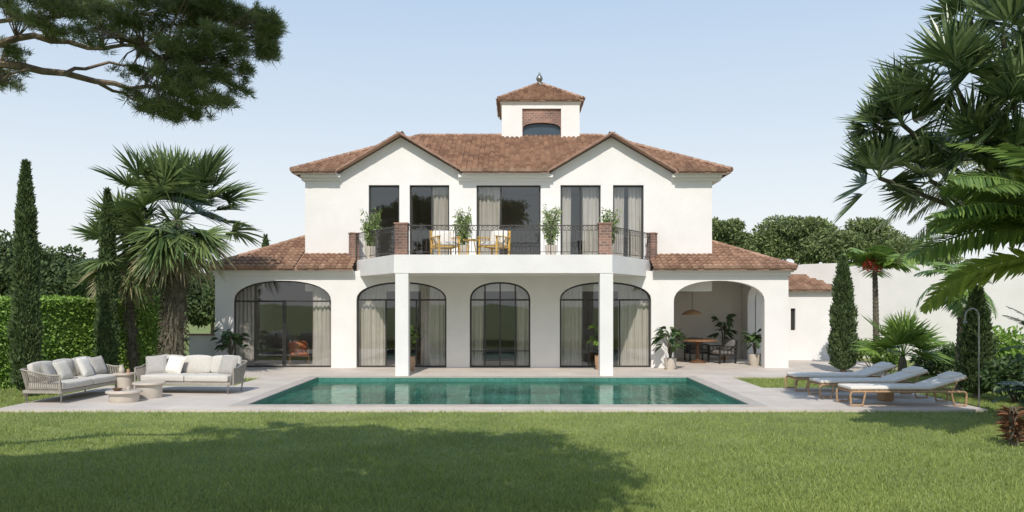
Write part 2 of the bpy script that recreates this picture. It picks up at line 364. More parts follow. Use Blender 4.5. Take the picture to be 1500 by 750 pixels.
def frond(C,az,el,L,curve,ll,lw,nl=34,sag=.25,twist=0):
    t=np.linspace(0,1,nl); h=np.array([math.cos(az),math.sin(az),0.])
    e=el-curve*t; dx=np.cos(e); dz=np.sin(e); s=L/nl
    px=np.cumsum(dx)*s; pz=np.cumsum(dz)*s
    P=np.array(C)+px[:,None]*h+pz[:,None]*np.array([0,0,1.])
    T=dx[:,None]*h+dz[:,None]*np.array([0,0,1.]); sd=np.array([-math.sin(az),math.cos(az),0.])
    N_=np.cross(T,np.repeat(sd[None],nl,0)); out=[]
    if twist:
        s3=sd[None]*math.cos(twist)+N_*math.sin(twist); N_=np.cross(T,s3)
    else: s3=np.repeat(sd[None],nl,0)
    k=slice(int(nl*.10),nl)
    for sg in (-1,1):
        D=T*.6+s3*sg*.9+np.array([0,0,-.12])+rng.normal(size=(nl,3))*.06
        pr=np.sin(np.clip(t*.93+.07,0,1)*PI)**.6
        out.append(lances(P[k],D[k],(ll*pr*(.85+.3*rng.random(nl)))[k]+.03,lw,sag,N_[k]+s3[k]*sg*.3))
    w=.03*L/2; Vr=[]
    for i in range(nl-1):
        r0=w*(1-t[i])+.005
        Vr.append(np.array([P[i]-s3[i]*r0,P[i]+s3[i]*r0,P[i+1]+s3[i+1]*r0,P[i+1]-s3[i+1]*r0]))
    V=np.concatenate(Vr); out.append((V,np.arange(len(V)).reshape(-1,4)))
    return out
def feather_palm(name,label,x,y,th,L,nf,ll,lw,mat,lean=(0,0),trunk_r=.12,elr=(-20,80),curve=1.3,cat='palm tree',group=None,azs=None,nl=34,sag=.25,tw=.0):
    t=thing(name,label,cat,(x,y,-.05),0,group); C=(x+lean[0],y+lean[1],th)
    m=MB(); k=8; pts=[(x+lean[0]*(i/k)**1.4,y+lean[1]*(i/k)**1.4,-.1+(th+.1)*i/k) for i in range(k+1)]
    m.tube(pts,[trunk_r*(1.25 if i==0 else 1-.3*i/k) for i in range(k+1)],10)
    for i in range(int(th/.12)):
        q=i*.12/th; m.lathe([(trunk_r*(1.02-.3*q),0),(trunk_r*(1.12-.3*q),.03),(trunk_r*(1.02-.3*q),.06)],(x+lean[0]*q**1.4,y+lean[1]*q**1.4,q*th),10)
    m.build('trunk',barkG,t,True); ps=[]
    for i in range(nf):
        az=(azs[i%len(azs)]+rng.normal()*.15) if azs else i*2.39996+rng.normal()*.15
        ps+=frond(C,az,R(rng.uniform(*elr)),L*rng.uniform(.8,1.1),curve*rng.uniform(.8,1.2),ll,lw,nl,sag,rng.uniform(-tw,tw) if tw else 0)
    leaves_obj('crown',ps,mat,t); return t

# ---------------------------------------------------------------- setting
PX0,PX1,PY0,PY1=-5.1,4.53,15.7,21.4
def ringmesh(o,i,z,m=None):
    m=m or MB(); a,b,c,d=o; e,f,g,h=i
    m.face((a,c,z),(b,c,z),(b,g,z),(a,g,z)); m.face((a,h,z),(b,h,z),(b,d,z),(a,d,z))
    m.face((a,g,z),(e,g,z),(e,h,z),(a,h,z)); m.face((f,g,z),(b,g,z),(b,h,z),(f,h,z)); return m
g=ringmesh((-600,600,-300,1500),(PX0-.1,PX1+.1,PY0-.1,PY1+.1),-.05).build('ground',lawnM); tag(g,'mown green lawn and ground around the pool','ground',kind='structure')
rects=[(-9.6,8.75,15.1,15.42),(-9.6,-5.38,15.42,19.4),(4.81,8.75,15.42,18.9),(-6.6,-5.38,19.4,21.68),(4.81,5.75,18.9,21.68),(-9.9,10.4,21.68,24.6)]
m=MB()
for a,b,c,d in rects: m.box(a,b,c,d,-.12,0)
o=m.build('terrace',stone); tag(o,'pale stone terrace around the pool','terrace',kind='structure')
m=MB(); m.box(8.3,11.6,24.6,31,-.12,-.01); o=m.build('path',stone); tag(o,'pale stone path beside the villa','path',kind='structure')
m=MB(); c=.28
m.box(PX0-c,PX1+c,PY0-c,PY0,-.1,.02); m.box(PX0-c,PX1+c,PY1,PY1+c,-.1,.02); m.box(PX0-c,PX0,PY0,PY1,-.1,.02); m.box(PX1,PX1+c,PY0,PY1,-.1,.02)
pool=thing('swimming_pool','long rectangular pool with green tiles in front of the villa','pool',((PX0+PX1)/2,(PY0+PY1)/2,0))
m.build('coping',copingM,pool)
m=MB(); e=.002
m.face((PX0+e,PY0,-1.4),(PX0+e,PY1,-1.4),(PX0+e,PY1,0),(PX0+e,PY0,0)); m.face((PX1-e,PY0,-1.4),(PX1-e,PY1,-1.4),(PX1-e,PY1,0),(PX1-e,PY0,0))
m.face((PX0,PY1-e,-1.4),(PX1,PY1-e,-1.4),(PX1,PY1-e,0),(PX0,PY1-e,0)); m.face((PX0,PY0+e,-1.4),(PX1,PY0+e,-1.4),(PX1,PY0+e,0),(PX0,PY0+e,0)); m.face((PX0,PY0,-1.4),(PX1,PY0,-1.4),(PX1,PY1,-1.4),(PX0,PY1,-1.4))
m.build('pool_basin',poolT,pool)
m=MB(); m.face((PX0,PY0,-.1),(PX1,PY0,-.1),(PX1,PY1,-.1),(PX0,PY1,-.1)); o=m.build('water',water_mat()); tag(o,'still green water filling the pool','water',kind='structure')
def blades(n,d0,d1,h,w,xl=None):
    u=rng.random(n); d=1/(1/d1+u*(1/d0-1/d1)) if xl is None else d0+u*(d1-d0)
    hw=d*.66+.6; x=(rng.random(n)*2-1)*hw if xl is None else xl[0]+rng.random(n)*(xl[1]-xl[0])
    ok=~((x>PX0-.3)&(x<PX1+.3)&(d>PY0-.3)&(d<PY1+.3))
    for a,b,c,e in rects: ok&=~((x>a-.01)&(x<b+.01)&(d>c-.01)&(d<e+.01))
    ok&=~((d>24)&(x>-9)&(x<12.3)); x=x[ok]; d=d[ok]; n=len(x)
    P=np.stack([x,d,np.full(n,-.052)],1); D=rng.normal(size=(n,3))*.45; D[:,2]=1
    k=.7+.6*(np.sin(x*3.1+np.sin(d*2.3)*2)*np.sin(d*4.7+x*.7)*.5+.5)
    return lances(P,D,h*(.45+rng.random(n))*k,w*(.7+.6*rng.random(n)),.1,ts=(0,1),ws=(1,.15))
G=[blades(215000,7.2,15.1,.052,.0095),blades(20000,15.0,24,.06,.016),blades(15000,18.8,21.7,.05,.012,(5.7,12)),blades(10000,15.1,21.7,.06,.014,(-12,-6.6)),blades(16000,14.9,18.9,.05,.012,(8.7,12.2))]
o=leaves_obj('grass',G,bladeM); tag(o,'short green grass blades of the lawn','grass',kind='stuff')

# ---------------------------------------------------------------- villa
villa=thing('villa','white two storey villa with terracotta roofs, arches and a curved balcony','house',(0,24.5,0))
WD=24.5; UD=25.2
x=lambda p:X(p,WD); z=lambda p:Z(p,WD)
GX0,GX1=x(315),x(1155); GT=2.9
arches=[(341,485,411,441),(522,654,413,439),(688,777,413,439),(820,954,413,439),(987,1120,411,441)]
ops=[(x(a),x(b),0.0,z(s),z(t)) for a,b,t,s in arches]
m=MB(); m.wall(GX0,GX1,-.06,GT,WD,WD+.3,ops)
m.wall(WD+.3,34,-.06,GT,GX0,GX0+.25,mp=lambda u,t,zz:(t,u,zz))
m.wall(WD+.3,34,-.06,GT,GX1-.25,GX1,[(25.6,27.9,0.0,z(441),z(415))],mp=lambda u,t,zz:(t,u,zz))
m.wall(GX0,GX1,-.06,GT,34,34.25)
m.build('ground_floor_wall',plaster,villa)
m=MB(); m.box(GX0+.26,GX1-.26,WD+.02,33.9,-.05,.012); m.build('floor',stone,villa)
m=MB(); xa=x(503); xb=x(970)
m.wall(WD+.31,33.9,0,GT,xa-.1,xa+.1,mp=lambda u,t,zz:(t,u,zz)); m.box(GX0+.26,xb-.2,29.6,29.75,0,GT)
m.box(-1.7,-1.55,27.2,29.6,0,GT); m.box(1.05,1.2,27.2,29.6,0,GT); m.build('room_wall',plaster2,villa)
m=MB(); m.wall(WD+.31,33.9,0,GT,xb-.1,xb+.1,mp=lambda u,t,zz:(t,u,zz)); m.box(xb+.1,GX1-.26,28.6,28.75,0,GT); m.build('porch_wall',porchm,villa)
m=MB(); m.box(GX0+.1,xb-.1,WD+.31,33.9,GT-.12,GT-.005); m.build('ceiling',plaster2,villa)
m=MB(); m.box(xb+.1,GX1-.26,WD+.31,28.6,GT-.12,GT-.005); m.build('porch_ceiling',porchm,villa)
for a,b in ((GX0,X(517,24.4)),(X(957,24.4),GX1)):
    m=MB(); l=.05 if a==GX0 else 0; r=.05 if b==GX1 else 0
    m.box(a-l,b+r,WD-.07,WD+.0,2.76,2.8605); m.box(a-l*2.5,b+r*2.5,WD-.13,WD,2.86,2.94); m.build('lower_cornice',plaster,villa)
ux=lambda p:X(p,UD); uz=lambda p:Z(p,UD)
UX0,UX1=ux(447),ux(1043); UZ=3.1
gl=(X(585,24.9),1.88,7.08,5.97); gr=(X(897,24.9),1.9,7.08,5.97)
def utop(q):
    for c,hw,za,ze in (gl,gr):
        if abs(q-c)<hw: return max(5.86,za-.04-(za-ze)*abs(q-c)/hw)
    return 5.86
wins=[(540,585),(600,658),(698,792),(821,880),(898,943)]
uops=[(ux(a),ux(b),3.26,uz(271),uz(271)) for a,b in wins]
ex=[c[0]+s*c[1]*k for c in (gl,gr) for s in (-1,1) for k in (0,.9,.999)]
m=MB(); m.wall(UX0,UX1,UZ-.8,utop,UD,UD+.3,uops,ex)
m.box(UX0,UX0+.25,UD+.3,33,2.3,5.86); m.box(UX1-.25,UX1,UD+.3,33,2.3,5.86); m.box(UX0,UX1,33,33.25,2.3,5.86)
m.build('upper_wall',plaster,villa)
m=MB(); m.box(UX0+.26,UX1-.26,28.9,29.05,3.2,5.8); m.box(UX0+.26,UX1-.26,UD+.31,28.9,5.74,5.8)
for p in (592,678,806,889): m.box(ux(p)-.06,ux(p)+.06,26.9,28.9,3.2,5.74)
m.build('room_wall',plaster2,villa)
m=MB(); m.box(UX0+.26,UX1-.26,UD+.02,28.9,3.1,3.25); m.build('upper_floor',woodD,villa)
for k,(a,b) in enumerate(((-6.5,gl[0]-gl[1]+.05),(gl[0]+gl[1]-.1,gr[0]-gr[1]+.1),(gr[0]+gr[1]-.05,6.37))):
    m=MB(); m.box(a,b,UD-.08,UD+.0,5.70,5.785); m.box(a,b,UD-.2,UD+.0,5.784,5.88)
    if k==0: m.box(a,UX0-.002,UD,33.2,5.7,5.88)
    if k==2: m.box(UX1+.002,b,UD,33.2,5.7,5.88)
    m.build('upper_cornice',plaster,villa)
def inpoly(u,v,poly):
    c=False; n=len(poly)
    for i in range(n):
        (x1,y1),(x2,y2)=poly[i],poly[(i+1)%n]
        if (y1>v)!=(y2>v) and u<(x2-x1)*(v-y1)/(y2-y1)+x1: c=not c
    return c
def slope(m,pts,tw=.165,rw=.235):
    pts=[Vector(p) for p in pts]; a=pts[0]; u=(pts[1]-a).normalized(); n=(pts[1]-a).cross(pts[-1]-a).normalized()
    if n.z<0: n=-n
    v=n.cross(u)
    if v.z<0: v=-v
    p2=[((p-a).dot(u),(p-a).dot(v)) for p in pts]; m.face(*pts)
    U0=min(p[0] for p in p2); U1=max(p[0] for p in p2); V1=max(p[1] for p in p2); r=0; vv=-.03
    while vv<V1:
        uu=U0
        while uu<U1+tw:
            if inpoly(uu+tw/2,max(vv+.1,.02),p2):
                j=random.uniform(-.012,.012); L=rw+.06; h0=.085+random.uniform(0,.016); h1=.012
                base=a+u*(uu+random.uniform(-.006,.006))+v*(vv+j); sk=random.uniform(-.005,.005); prof=((0.004,-.022),(tw*.28,.03),(tw*.72,.03),(tw*.975,-.022))
                lo=[base+u*q+n*(h0+hh+sk*(i-1.5)) for i,(q,hh) in enumerate(prof)]; hi=[base+u*q+v*L+n*(h1+max(hh,-.008)) for q,hh in prof]; dn=[base+u*q+n*.006 for q,hh in prof]
                b=len(m.v); m.v+=[tuple(p) for p in lo+hi+dn]
                for i in range(3): m.f.append((b+i,b+i+1,b+5+i,b+4+i)); m.f.append((b+8+i,b+9+i,b+i+1,b+i))
            uu+=tw
        vv+=rw; r+=1
EX0,EX1,EY0,EY1=-6.72,6.6,24.8,33.6; EZ=5.93; RZ=7.80; RX0,RX1=-3.3,3.08; RY=29
KS=(RZ-EZ)/(RY-EY0)
m=MB(); P=[(EX0,EY0,EZ)]
for c,hw,za,ze in (gl,gr):
    yb=EY0+(za-EZ)/KS; P+= [(c-hw-.06,EY0,EZ),(c,yb,za),(c+hw+.06,EY0,EZ)]
P+=[(EX1,EY0,EZ),(RX1,RY,RZ),(RX0,RY,RZ)]
slope(m,P)
slope(m,[(EX0,EY1,EZ),(EX0,EY0,EZ),(RX0,RY,RZ)]); slope(m,[(EX1,EY0,EZ),(EX1,EY1,EZ),(RX1,RY,RZ)])
m.face((EX1,EY1,EZ),(EX0,EY1,EZ),(RX0,RY,RZ),(RX1,RY,RZ))
for c,hw,za,ze in (gl,gr):
    yb=EY0+(za-EZ)/KS
    for s in (-1,1):
        A=Vector((c+s*(hw+.06),24.87,EZ)); B=Vector((c,yb,za)); C=Vector((c,24.87,za)); n=(B-A).cross(C-A).normalized()
        if n.z<0: n=-n
        m.face(A,B,C); u=Vector((0,1,0)); v=(C-A).normalized(); Lv=(C-A).length; rr=0.
        while rr<Lv:
            lim=24.87+(yb-24.87)*min(1,(rr+.05)/Lv); yy=24.86
            while yy<lim:
                b0=A+v*rr+u*(yy-24.87); w_=.15; h0=.05+random.uniform(0,.015)
                b=len(m.v); m.v+=[tuple(b0+n*h0),tuple(b0+u*w_+n*h0),tuple(b0+u*w_+v*.23+n*.015),tuple(b0+v*.23+n*.015),tuple(b0),tuple(b0+u*w_)]
                m.f+=[(b,b+1,b+2,b+3),(b+4,b+5,b+1,b)]; yy+=.16
            rr+=.18
roof=m.build('roof',rooftile,villa)
m=MB()
for A,B in (((EX0,EY0,EZ+.05),(RX0,RY,RZ+.05)),((EX1,EY0,EZ+.05),(RX1,RY,RZ+.05)),((RX0,RY,RZ+.05),(RX1,RY,RZ+.05))):
    A=Vector(A);B=Vector(B); n=int((B-A).length/.3)
    for i in range(n):
        p=A.lerp(B,i/n); q=A.lerp(B,(i+1.12)/n); m.tube([p,q],[.085,.07],8)
m.build('ridge_cap',rooftile,roof,True)
def trim(par,*bx):
    for b in bx: m=MB(); m.box(*b); m.build('eave_board',terra,par)
def soff(par,*bx):
    for b in bx: m=MB(); m.box(*b); m.build('soffit',plaster,par)
g1,g2,g3,g4=gl[0]-gl[1]-.02,gl[0]+gl[1]+.02,gr[0]-gr[1]-.02,gr[0]+gr[1]+.02
trim(roof,(EX0,g1,EY0+.01,EY0+.06,EZ-.05,EZ-.004),(g2,g3,EY0+.01,EY0+.06,EZ-.05,EZ-.004),(g4,EX1,EY0+.01,EY0+.06,EZ-.05,EZ-.004),(EX0,EX0+.05,EY0+.06,EY1,EZ-.05,EZ-.004),(EX1-.05,EX1,EY0+.06,EY1,EZ-.05,EZ-.004))
for c,hw,za,ze in (gl,gr):
    m=MB()
    for s in (-1,1):
        P0=Vector((c,0,za+.02)); P1=Vector((c+s*(hw+.06),0,ze-.03)); n=11
        for i in range(n):
            p=P0.lerp(P1,i/n); q=P0.lerp(P1,(i+1.04)/n); hj=random.uniform(0,.012)
            y0=24.85+random.uniform(0,.01); y1=25.22; nz=.06
            pts=[(p.x,p.z-.015+hj),(q.x,q.z-.015+hj*.5),(q.x,q.z+nz),(p.x,p.z+nz-.015)]
            m.face(*[(a,y0,b) for a,b in pts]); m.face(*[(a,y1,b) for a,b in pts])
            for k in range(4):
                a=pts[k]; b=pts[(k+1)%4]; m.face((a[0],y0,a[1]),(b[0],y0,b[1]),(b[0],y1,b[1]),(a[0],y1,a[1]))
    m.build('gable_trim',terra,roof)
soff(roof,(EX0+.05,g1,EY0+.06,UD,EZ-.045,EZ-.03),(g2,g3,EY0+.06,UD,EZ-.045,EZ-.03),(g4,EX1-.05,EY0+.06,UD,EZ-.045,EZ-.03))
def wing(sg):
    ex=-9.12 if sg<0 else 8.38; ix=UX0 if sg<0 else UX1; ez=2.97; ey=24.22; run=abs(ex-ix); k=.445 if sg<0 else .43; hz=ez+run*k; inner=X(517,24.3) if sg<0 else X(957,24.3)
    m=MB(); st=UD-ey
    P=[(ex,ey,ez),(ix,ey,ez),(ix,ey+run,hz)]
    slope(m,P); slope(m,[(ix,ey,ez),(inner,ey,ez),(inner,UD,ez+st*k),(ix,UD,ez+st*k)])
    slope(m,[(ex,ey+8,ez),(ex,ey,ez),(ix,ey+run,hz),(ix,ey+8,hz)])
    w=m.build('wing_roof',rooftile,villa)
    m=MB(); A=Vector((ex,ey,ez+.05)); B=Vector((ix,ey+run,hz+.05)); n=11
    for i in range(n): m.tube([A.lerp(B,i/n),A.lerp(B,(i+1.12)/n)],[.08,.066],8)
    m.build('ridge_cap',rooftile,w,True)
    lo,hi=sorted((ex,inner)); a_,b_=sorted((ex,ex+(.05 if sg<0 else -.05)))
    trim(w,(lo,hi,ey+.01,ey+.06,ez-.06,ez-.004),(a_,b_,ey+.06,ey+8,ez-.06,ez-.004)); soff(w,(lo+.05,hi-.05,ey+.06,WD+.1,ez-.035,ez-.02))
wing(-1); wing(1)
TD=28.7; tx0,tx1=X(735,TD),X(849,TD); tz=Z(152,TD); tw=tx1-tx0; tcx=(tx0+tx1)/2
m=MB(); m.wall(tx0,tx1,7.1,tz,TD,TD+.2,[(X(765,TD),X(822,TD),7.15,Z(159,TD),Z(159,TD))])
m.box(tx0,tx0+.2,TD+.2,TD+tw,7.1,tz); m.box(tx1-.2,tx1,TD+.2,TD+tw,7.1,tz); m.box(tx0+.2,tx1-.2,TD+tw-.2,TD+tw,7.1,tz)
m.box(tx0-.05,tx1+.05,TD-.05,TD+tw+.05,tz+.001,tz+.09)
tower=m.build('tower',plaster,villa)
m=MB(); m.wall(X(765,TD)-.02,X(822,TD)+.02,7.15,Z(158,TD),TD+.07,TD+.16,[(X(766,TD),X(821,TD),7.2,Z(187,TD),Z(179,TD))]); m.build('brick_panel',brick,tower)
m=MB(); m.box(X(765,TD),X(822,TD),TD+.2,TD+.25,7.15,8.4); m.build('pane',towerG,tower)
m=MB(); ax,bx_,ay,by=tx0-.12,tx1+.12,TD-.12,TD+tw+.12; ez=tz+.12; ap=(tcx,TD+tw/2,Z(124,TD+tw/2))
cn=[(ax,ay,ez),(bx_,ay,ez),(bx_,by,ez),(ax,by,ez)]
for i in range(4): slope(m,[cn[i],cn[(i+1)%4],ap],.15,.2)
m.build('tower_roof',rooftile,tower)
m=MB()
for i in (0,1):
    A=Vector(cn[i]);B=Vector(ap)
    for k in range(8): m.tube([A.lerp(B,k/8)+Vector((0,0,.05)),A.lerp(B,(k+1.1)/8)+Vector((0,0,.05))],[.065,.053],8)
m.build('ridge_cap',rooftile,tower,True)
m=MB(); m.box(ax,bx_,ay,by,ez-.05,ez-.003); m.build('roof_trim',terra,tower)
m=MB(); m.lathe([(.16,-.05),(.15,.05),(.06,.09),(.1,.15),(.13,.21),(.1,.29),(.05,.36),(.02,.44),(.005,.47)],ap,16); m.build('finial',metalG,tower,True)
def arch_bar(m,a,b,zs,zt,w,y0,y1):
    c=(a+b)/2; r=(b-a)/2; n=20; P=[]
    for i in range(n+1):
        th=PI*(1-i/n); cx=math.cos(th); k=(max(0,1-abs(cx)**2.2))**(1/2.2)
        P.append(((c+r*cx,zs+(zt-zs)*k),(c+(r-w)*cx,zs+(zt-zs-w)*k)))
    for (o1,i1),(o2,i2) in zip(P,P[1:]):
        m.face((o1[0],y0,o1[1]),(o2[0],y0,o2[1]),(i2[0],y0,i2[1]),(i1[0],y0,i1[1]))
        m.face((i1[0],y0,i1[1]),(i2[0],y0,i2[1]),(i2[0],y1,i2[1]),(i1[0],y1,i1[1]))
def window(a,b,z0,zs,zt,y,mull,label=None,w=.05,trans=True,arch=True,hb=()):
    m=MB(); y1=y+.06
    m.box(a,a+w,y,y1,z0,zs); m.box(b-w,b,y,y1,z0,zs); m.box(a+w,b-w,y,y1,z0,z0+.06)
    c=(a+b)/2; r=(b-a)/2
    if arch:
        arch_bar(m,a,b,zs,zt,w,y,y1)
        if trans: m.box(a+w,b-w,y+.003,y1-.003,zs-.03,zs+.02)
    else: m.box(a+w,b-w,y,y1,zs-w,zs)
    for zz in hb: m.box(a+w,b-w,y+.009,y1-.009,zz-.012,zz+.012)
    for q,full in mull:
        q=a+(b-a)*q; top=zs-.03
        if arch and full: top=zs+(zt-zs)*(max(0,1-abs((q-c)/r)**2.2))**(1/2.2)-w*.6
        elif not arch: top=zs-w
        m.box(q-.02,q+.02,y+.006,y1-.006,z0+.06,top)
    f=m.build('window',frameM,villa)
    if label: f['label']=label
    pts=[(a+.01,y+.03,z0+.01),(b-.01,y+.03,z0+.01)]
    if arch:
        for i in range(17):
            th=PI*i/16; cx=math.cos(th); pts.append((c+(r-.01)*cx,y+.03,zs+(zt-zs-.01)*(max(0,1-abs(cx)**2.2))**(1/2.2)))
    else: pts+=[(b-.01,y+.03,zs-.01),(a+.01,y+.03,zs-.01)]
    m=MB(); m.face(*pts); m.build('pane',glass,f); return f
WY=WD+.12
window(*ops[0],WY,[(.5,0),(.52,0)],'wide arched glazing of the left wing',w=.04)
window(*ops[1],WY,[(.32,0),(.66,0)],'arched glazing behind the left column')
window(*ops[2],WY,[(.5,1),(.25,1),(.75,1)],'narrow central arched window',hb=(.5,))
window(*ops[3],WY,[(.32,0),(.66,0)],'arched glazing behind the right column')
mu=[[],[(.55,0)],[(.38,0)],[(.5,0)],[]]
for o_,k in zip(uops,mu): window(*o_,UD+.1,k,arch=False)
def curtain(a,b,z0,z1,y,label):
    n=max(10,int((b-a)/.018)); m=MB(); rows=7; ph=random.random()*6; W=[]
    for j in range(rows+1):
        q=j/rows; row=[]
        for i in range(n+1):
            u=i/n; xx=a+(b-a)*u+.01*math.sin(u*30+q*3)
            yy=y+.03*math.sin(u*(b-a)*52+ph+.5*math.sin(q*2+u*5))+.012*math.sin(u*(b-a)*23+q*2)
            row.append((xx,yy,z0+(z1-z0)*q))
        W.append(row)
    bb=len(m.v)
    for r in W: m.v+=r
    for j in range(rows):
        for i in range(n): k=bb+j*(n+1)+i; m.f.append((k,k+1,k+n+2,k+n+1))
    o=m.build('curtain',curtM,None,True); tag(o,label,'curtain','curtains hanging behind the villa windows')
cz=.04; ct=2.66; cy=WD+.36
for a,b,l in ((340,372,'beige curtain at the left side of the wide arch in the left wing'),(458,488,'beige curtain at the right side of the wide arch in the left wing'),
  (522,566,'pale curtain left of the left porch column'),(616,656,'pale curtain right of the left porch column'),
  (688,708,'sheer curtain on the left of the narrow central arch'),(757,779,'sheer curtain on the right of the narrow central arch'),
  (820,852,'pale curtain left of the right porch column'),(905,956,'pale wide curtain right of the right porch column')):
    curtain(X(a,cy),X(b,cy),cz,ct,cy,l)
cy=UD+.345
for a,b,l in ((632,660,'sheer curtain in the second upstairs window from the left'),(697,732,'sheer curtain on the left of the wide central upstairs window'),
  (820,836,'narrow sheer curtain on the left of the fourth upstairs window'),(853,882,'sheer curtain on the right of the fourth upstairs window'),(897,914,'sheer curtain on the left of the rightmost upstairs window'),(920,944,'sheer curtain on the right of the rightmost upstairs window')):
    curtain(X(a,cy),X(b,cy),3.28,5.7,cy,l)
FD=21.8; BX=[(X(515,UD),UD+.05),(X(577,FD),FD),(X(897,FD),FD),(X(959,UD),UD+.05)]
m=MB(); m.prism(BX,2.745,3.236); m.build('balcony_slab',plaster,villa)
for p in (588.5,888.5):
    q=X(p,FD); m=MB(); m.box(q-.175,q+.175,FD+.012,FD+.36,-.02,2.76); m.build('column',plaster,villa)
def bpost(cx,cy,ang,w=.17,h=4.06):
    m=MB(); Mx=Matrix.Translation((cx,cy,0))@Matrix.Rotation(ang,4,'Z'); m.box(-w,w,-w,w,3.2,h,Mx); p=m.build('brick_post',brick,villa)
    m=MB(); m.box(-w-.02,w+.02,-w-.02,w+.02,h,h+.035,Mx); m.build('post_cap',terra,p)
bl=Vector((X(519,UD)+.05,UD-.3)); fl=Vector((X(587,FD)+.0,FD+.2)); fr=Vector((X(887,FD),FD+.2)); br=Vector((X(955,UD)-.05,UD-.3))
bpost(fl.x,fl.y,0); bpost(fr.x,fr.y,0); bpost(bl.x,bl.y,-1.08,.125,4.04); bpost(br.x,br.y,1.08,.125,4.04)
def railing(A,B):
    m=MB(); d=(B-A); L=d.length-.34; d.normalize(); A=A+d*.17; P=lambda s,zz:(A.x+d.x*s,A.y+d.y*s,zz)
    m.bar(P(0,4.03),P(L,4.03),.045,.025); m.bar(P(0,3.9),P(L,3.9),.016,.012); m.bar(P(0,3.32),P(L,3.32),.025,.018)
    n=int(L/.12)
    for i in range(n+1):
        s=L*i/n; m.bar(P(s,3.32),P(s,3.9),.011)
        if i<n: m.ring(P(s+L/n/2,3.96),.042,.006,d,10)
    k=max(2,round(L/1.4))
    for i in range(k+1): m.bar(P(L*i/k,3.23),P(L*i/k,4.03),.03)
    m.build('railing',railM,villa)
railing(bl,fl); railing(fl,fr); railing(fr,br)

# annex and walls
annex=thing('annex','low white outbuilding with a small terracotta roof right of the villa','outbuilding',(9.5,28.5,0))
AD=28.; ax0,ax1=8.3,X(1222,AD)
m=MB(); m.wall(ax0,ax1,-.06,Z(425,AD),AD,AD+.25,[(X(1154,AD)+.1,X(1160,AD)+.12,1.0,1.75,1.75)]); m.wall(AD+.25,32,-.06,Z(425,AD),ax1-.25,ax1,mp=lambda u,t,zz:(t,u,zz)); m.build('wall',plaster,annex)
m=MB(); m.box(X(1154,AD),X(1160,AD)+.15,AD+.1,AD+.14,1,1.75); m.build('window',frameM,annex)
m=MB(); e=Z(424,AD); slope(m,[(ax0,AD-.2,e),(ax1+.1,AD-.2,e),(ax1-.6,AD+1.3,e+.5),(ax0,AD+1.3,e+.5)]); m.face((ax1+.1,AD-.2,e),(ax1+.1,32,e),(ax1-.6,32,e+.5),(ax1-.6,AD+1.3,e+.5)); r_=m.build('roof',rooftile,annex)
m=MB(); m.box(ax0,ax1+.1,AD-.19,AD-.14,e-.06,e-.004); m.build('roof_trim',terra,r_)
pth=[(8.3,33.5,2.9),(9.8,32.4,3.15),(11.0,31.2,3.4),(12.5,29.6,3.4),(14,28.2,3.25),(15.6,26.8,3.15),(17.2,25.4,3.0),(20,23.2,2.9)]
m=MB(); tk=.3
for i in range(len(pth)-1):
    a=pth[i]; b=pth[i+1]
    def q(p,o,zz): return (p[0]+o,p[1]+o*.5,zz)
    m.face(q(a,0,-.1),q(b,0,-.1),q(b,0,b[2]),q(a,0,a[2])); m.face(q(a,tk,-.1),q(b,tk,-.1),q(b,tk,b[2]),q(a,tk,a[2])); m.face(q(a,0,a[2]),q(b,0,b[2]),q(b,tk,b[2]),q(a,tk,a[2]))
o=m.build('boundary_wall',plaster); tag(o,'tall white garden wall with a curved top behind the right-hand palms','wall')
m=MB(); m.box(X(275,24.9),X(314,24.9),25.0,25.2,-.05,.95); lw=m.build('low_wall',plaster); tag(lw,'low white garden wall with brown coping left of the villa','wall')
m=MB(); m.box(X(275,24.9)-.04,X(314,24.9),24.96,25.24,.95,1.0); m.build('coping',terra,lw)

# ---------------------------------------------------------------- hedge
HA=np.array([-12.9,16.2]); HB=np.array([-9.95,24.4]); hd=(HB-HA)/np.linalg.norm(HB-HA); hn=np.array([hd[1],-hd[0]]); HL=np.linalg.norm(HB-HA)
t=thing('hedge','clipped bright green box hedge along the left side of the lawn','hedge',(-10.9,21.5,-.05))
def hp(s,o,zz): p=HA+hd*s+hn*o; return (p[0],p[1],zz)
m=MB(); m.v+=[hp(.05,-.9,-.05),hp(HL-.05,-.9,-.05),hp(HL-.05,-.09,-.05),hp(.05,-.09,-.05),hp(.05,-.9,1.96),hp(HL-.05,-.9,1.96),hp(HL-.05,-.09,1.96),hp(.05,-.09,1.96)]
m.f+=[(0,3,2,1),(4,5,6,7),(0,1,5,4),(1,2,6,5),(2,3,7,6),(3,0,4,7)]; m.build('inner_foliage',leafH,t)
def hedgeP(n,s,o,zz): return np.stack([HA[0]+hd[0]*s+hn[0]*o,HA[1]+hd[1]*s+hn[1]*o,zz],1)
n=30000; s=rng.random(n)*HL; zz=-.03+rng.random(n)*2.08; P=hedgeP(n,s,rng.normal(size=n)*.03-.02+.04*np.sin(s*2.1)+.03*np.sin(zz*4+s),zz)
n2=8000; s2=rng.random(n2)*HL; P2=hedgeP(n2,s2,-rng.random(n2)*.95,2.03+rng.normal(size=n2)*.022+.02*np.sin(s2*1.7)+.015*np.sin(s2*4.1))
n3=3000; P3=hedgeP(n3,rng.normal(size=n3)*.03+.02,-rng.random(n3)*.95,rng.random(n3)*2.05)
Pq=np.concatenate([P,P2,P3]); 
nh=np.array([hn[0],hn[1],.55]); nr=rdirs(len(Pq))*.9+nh*1.0; D=np.cross(nr,rdirs(len(Pq)))
leaves_obj('leaves',lances(Pq,D,.075*(.6+.8*rng.random(len(Pq))),.05,0,nr,**T3),leafH,t)
cypress('tall slim cypress at the left edge in front of the hedge',X(38,17.6),17.6,Z(240,17.6),.25,n=12000)
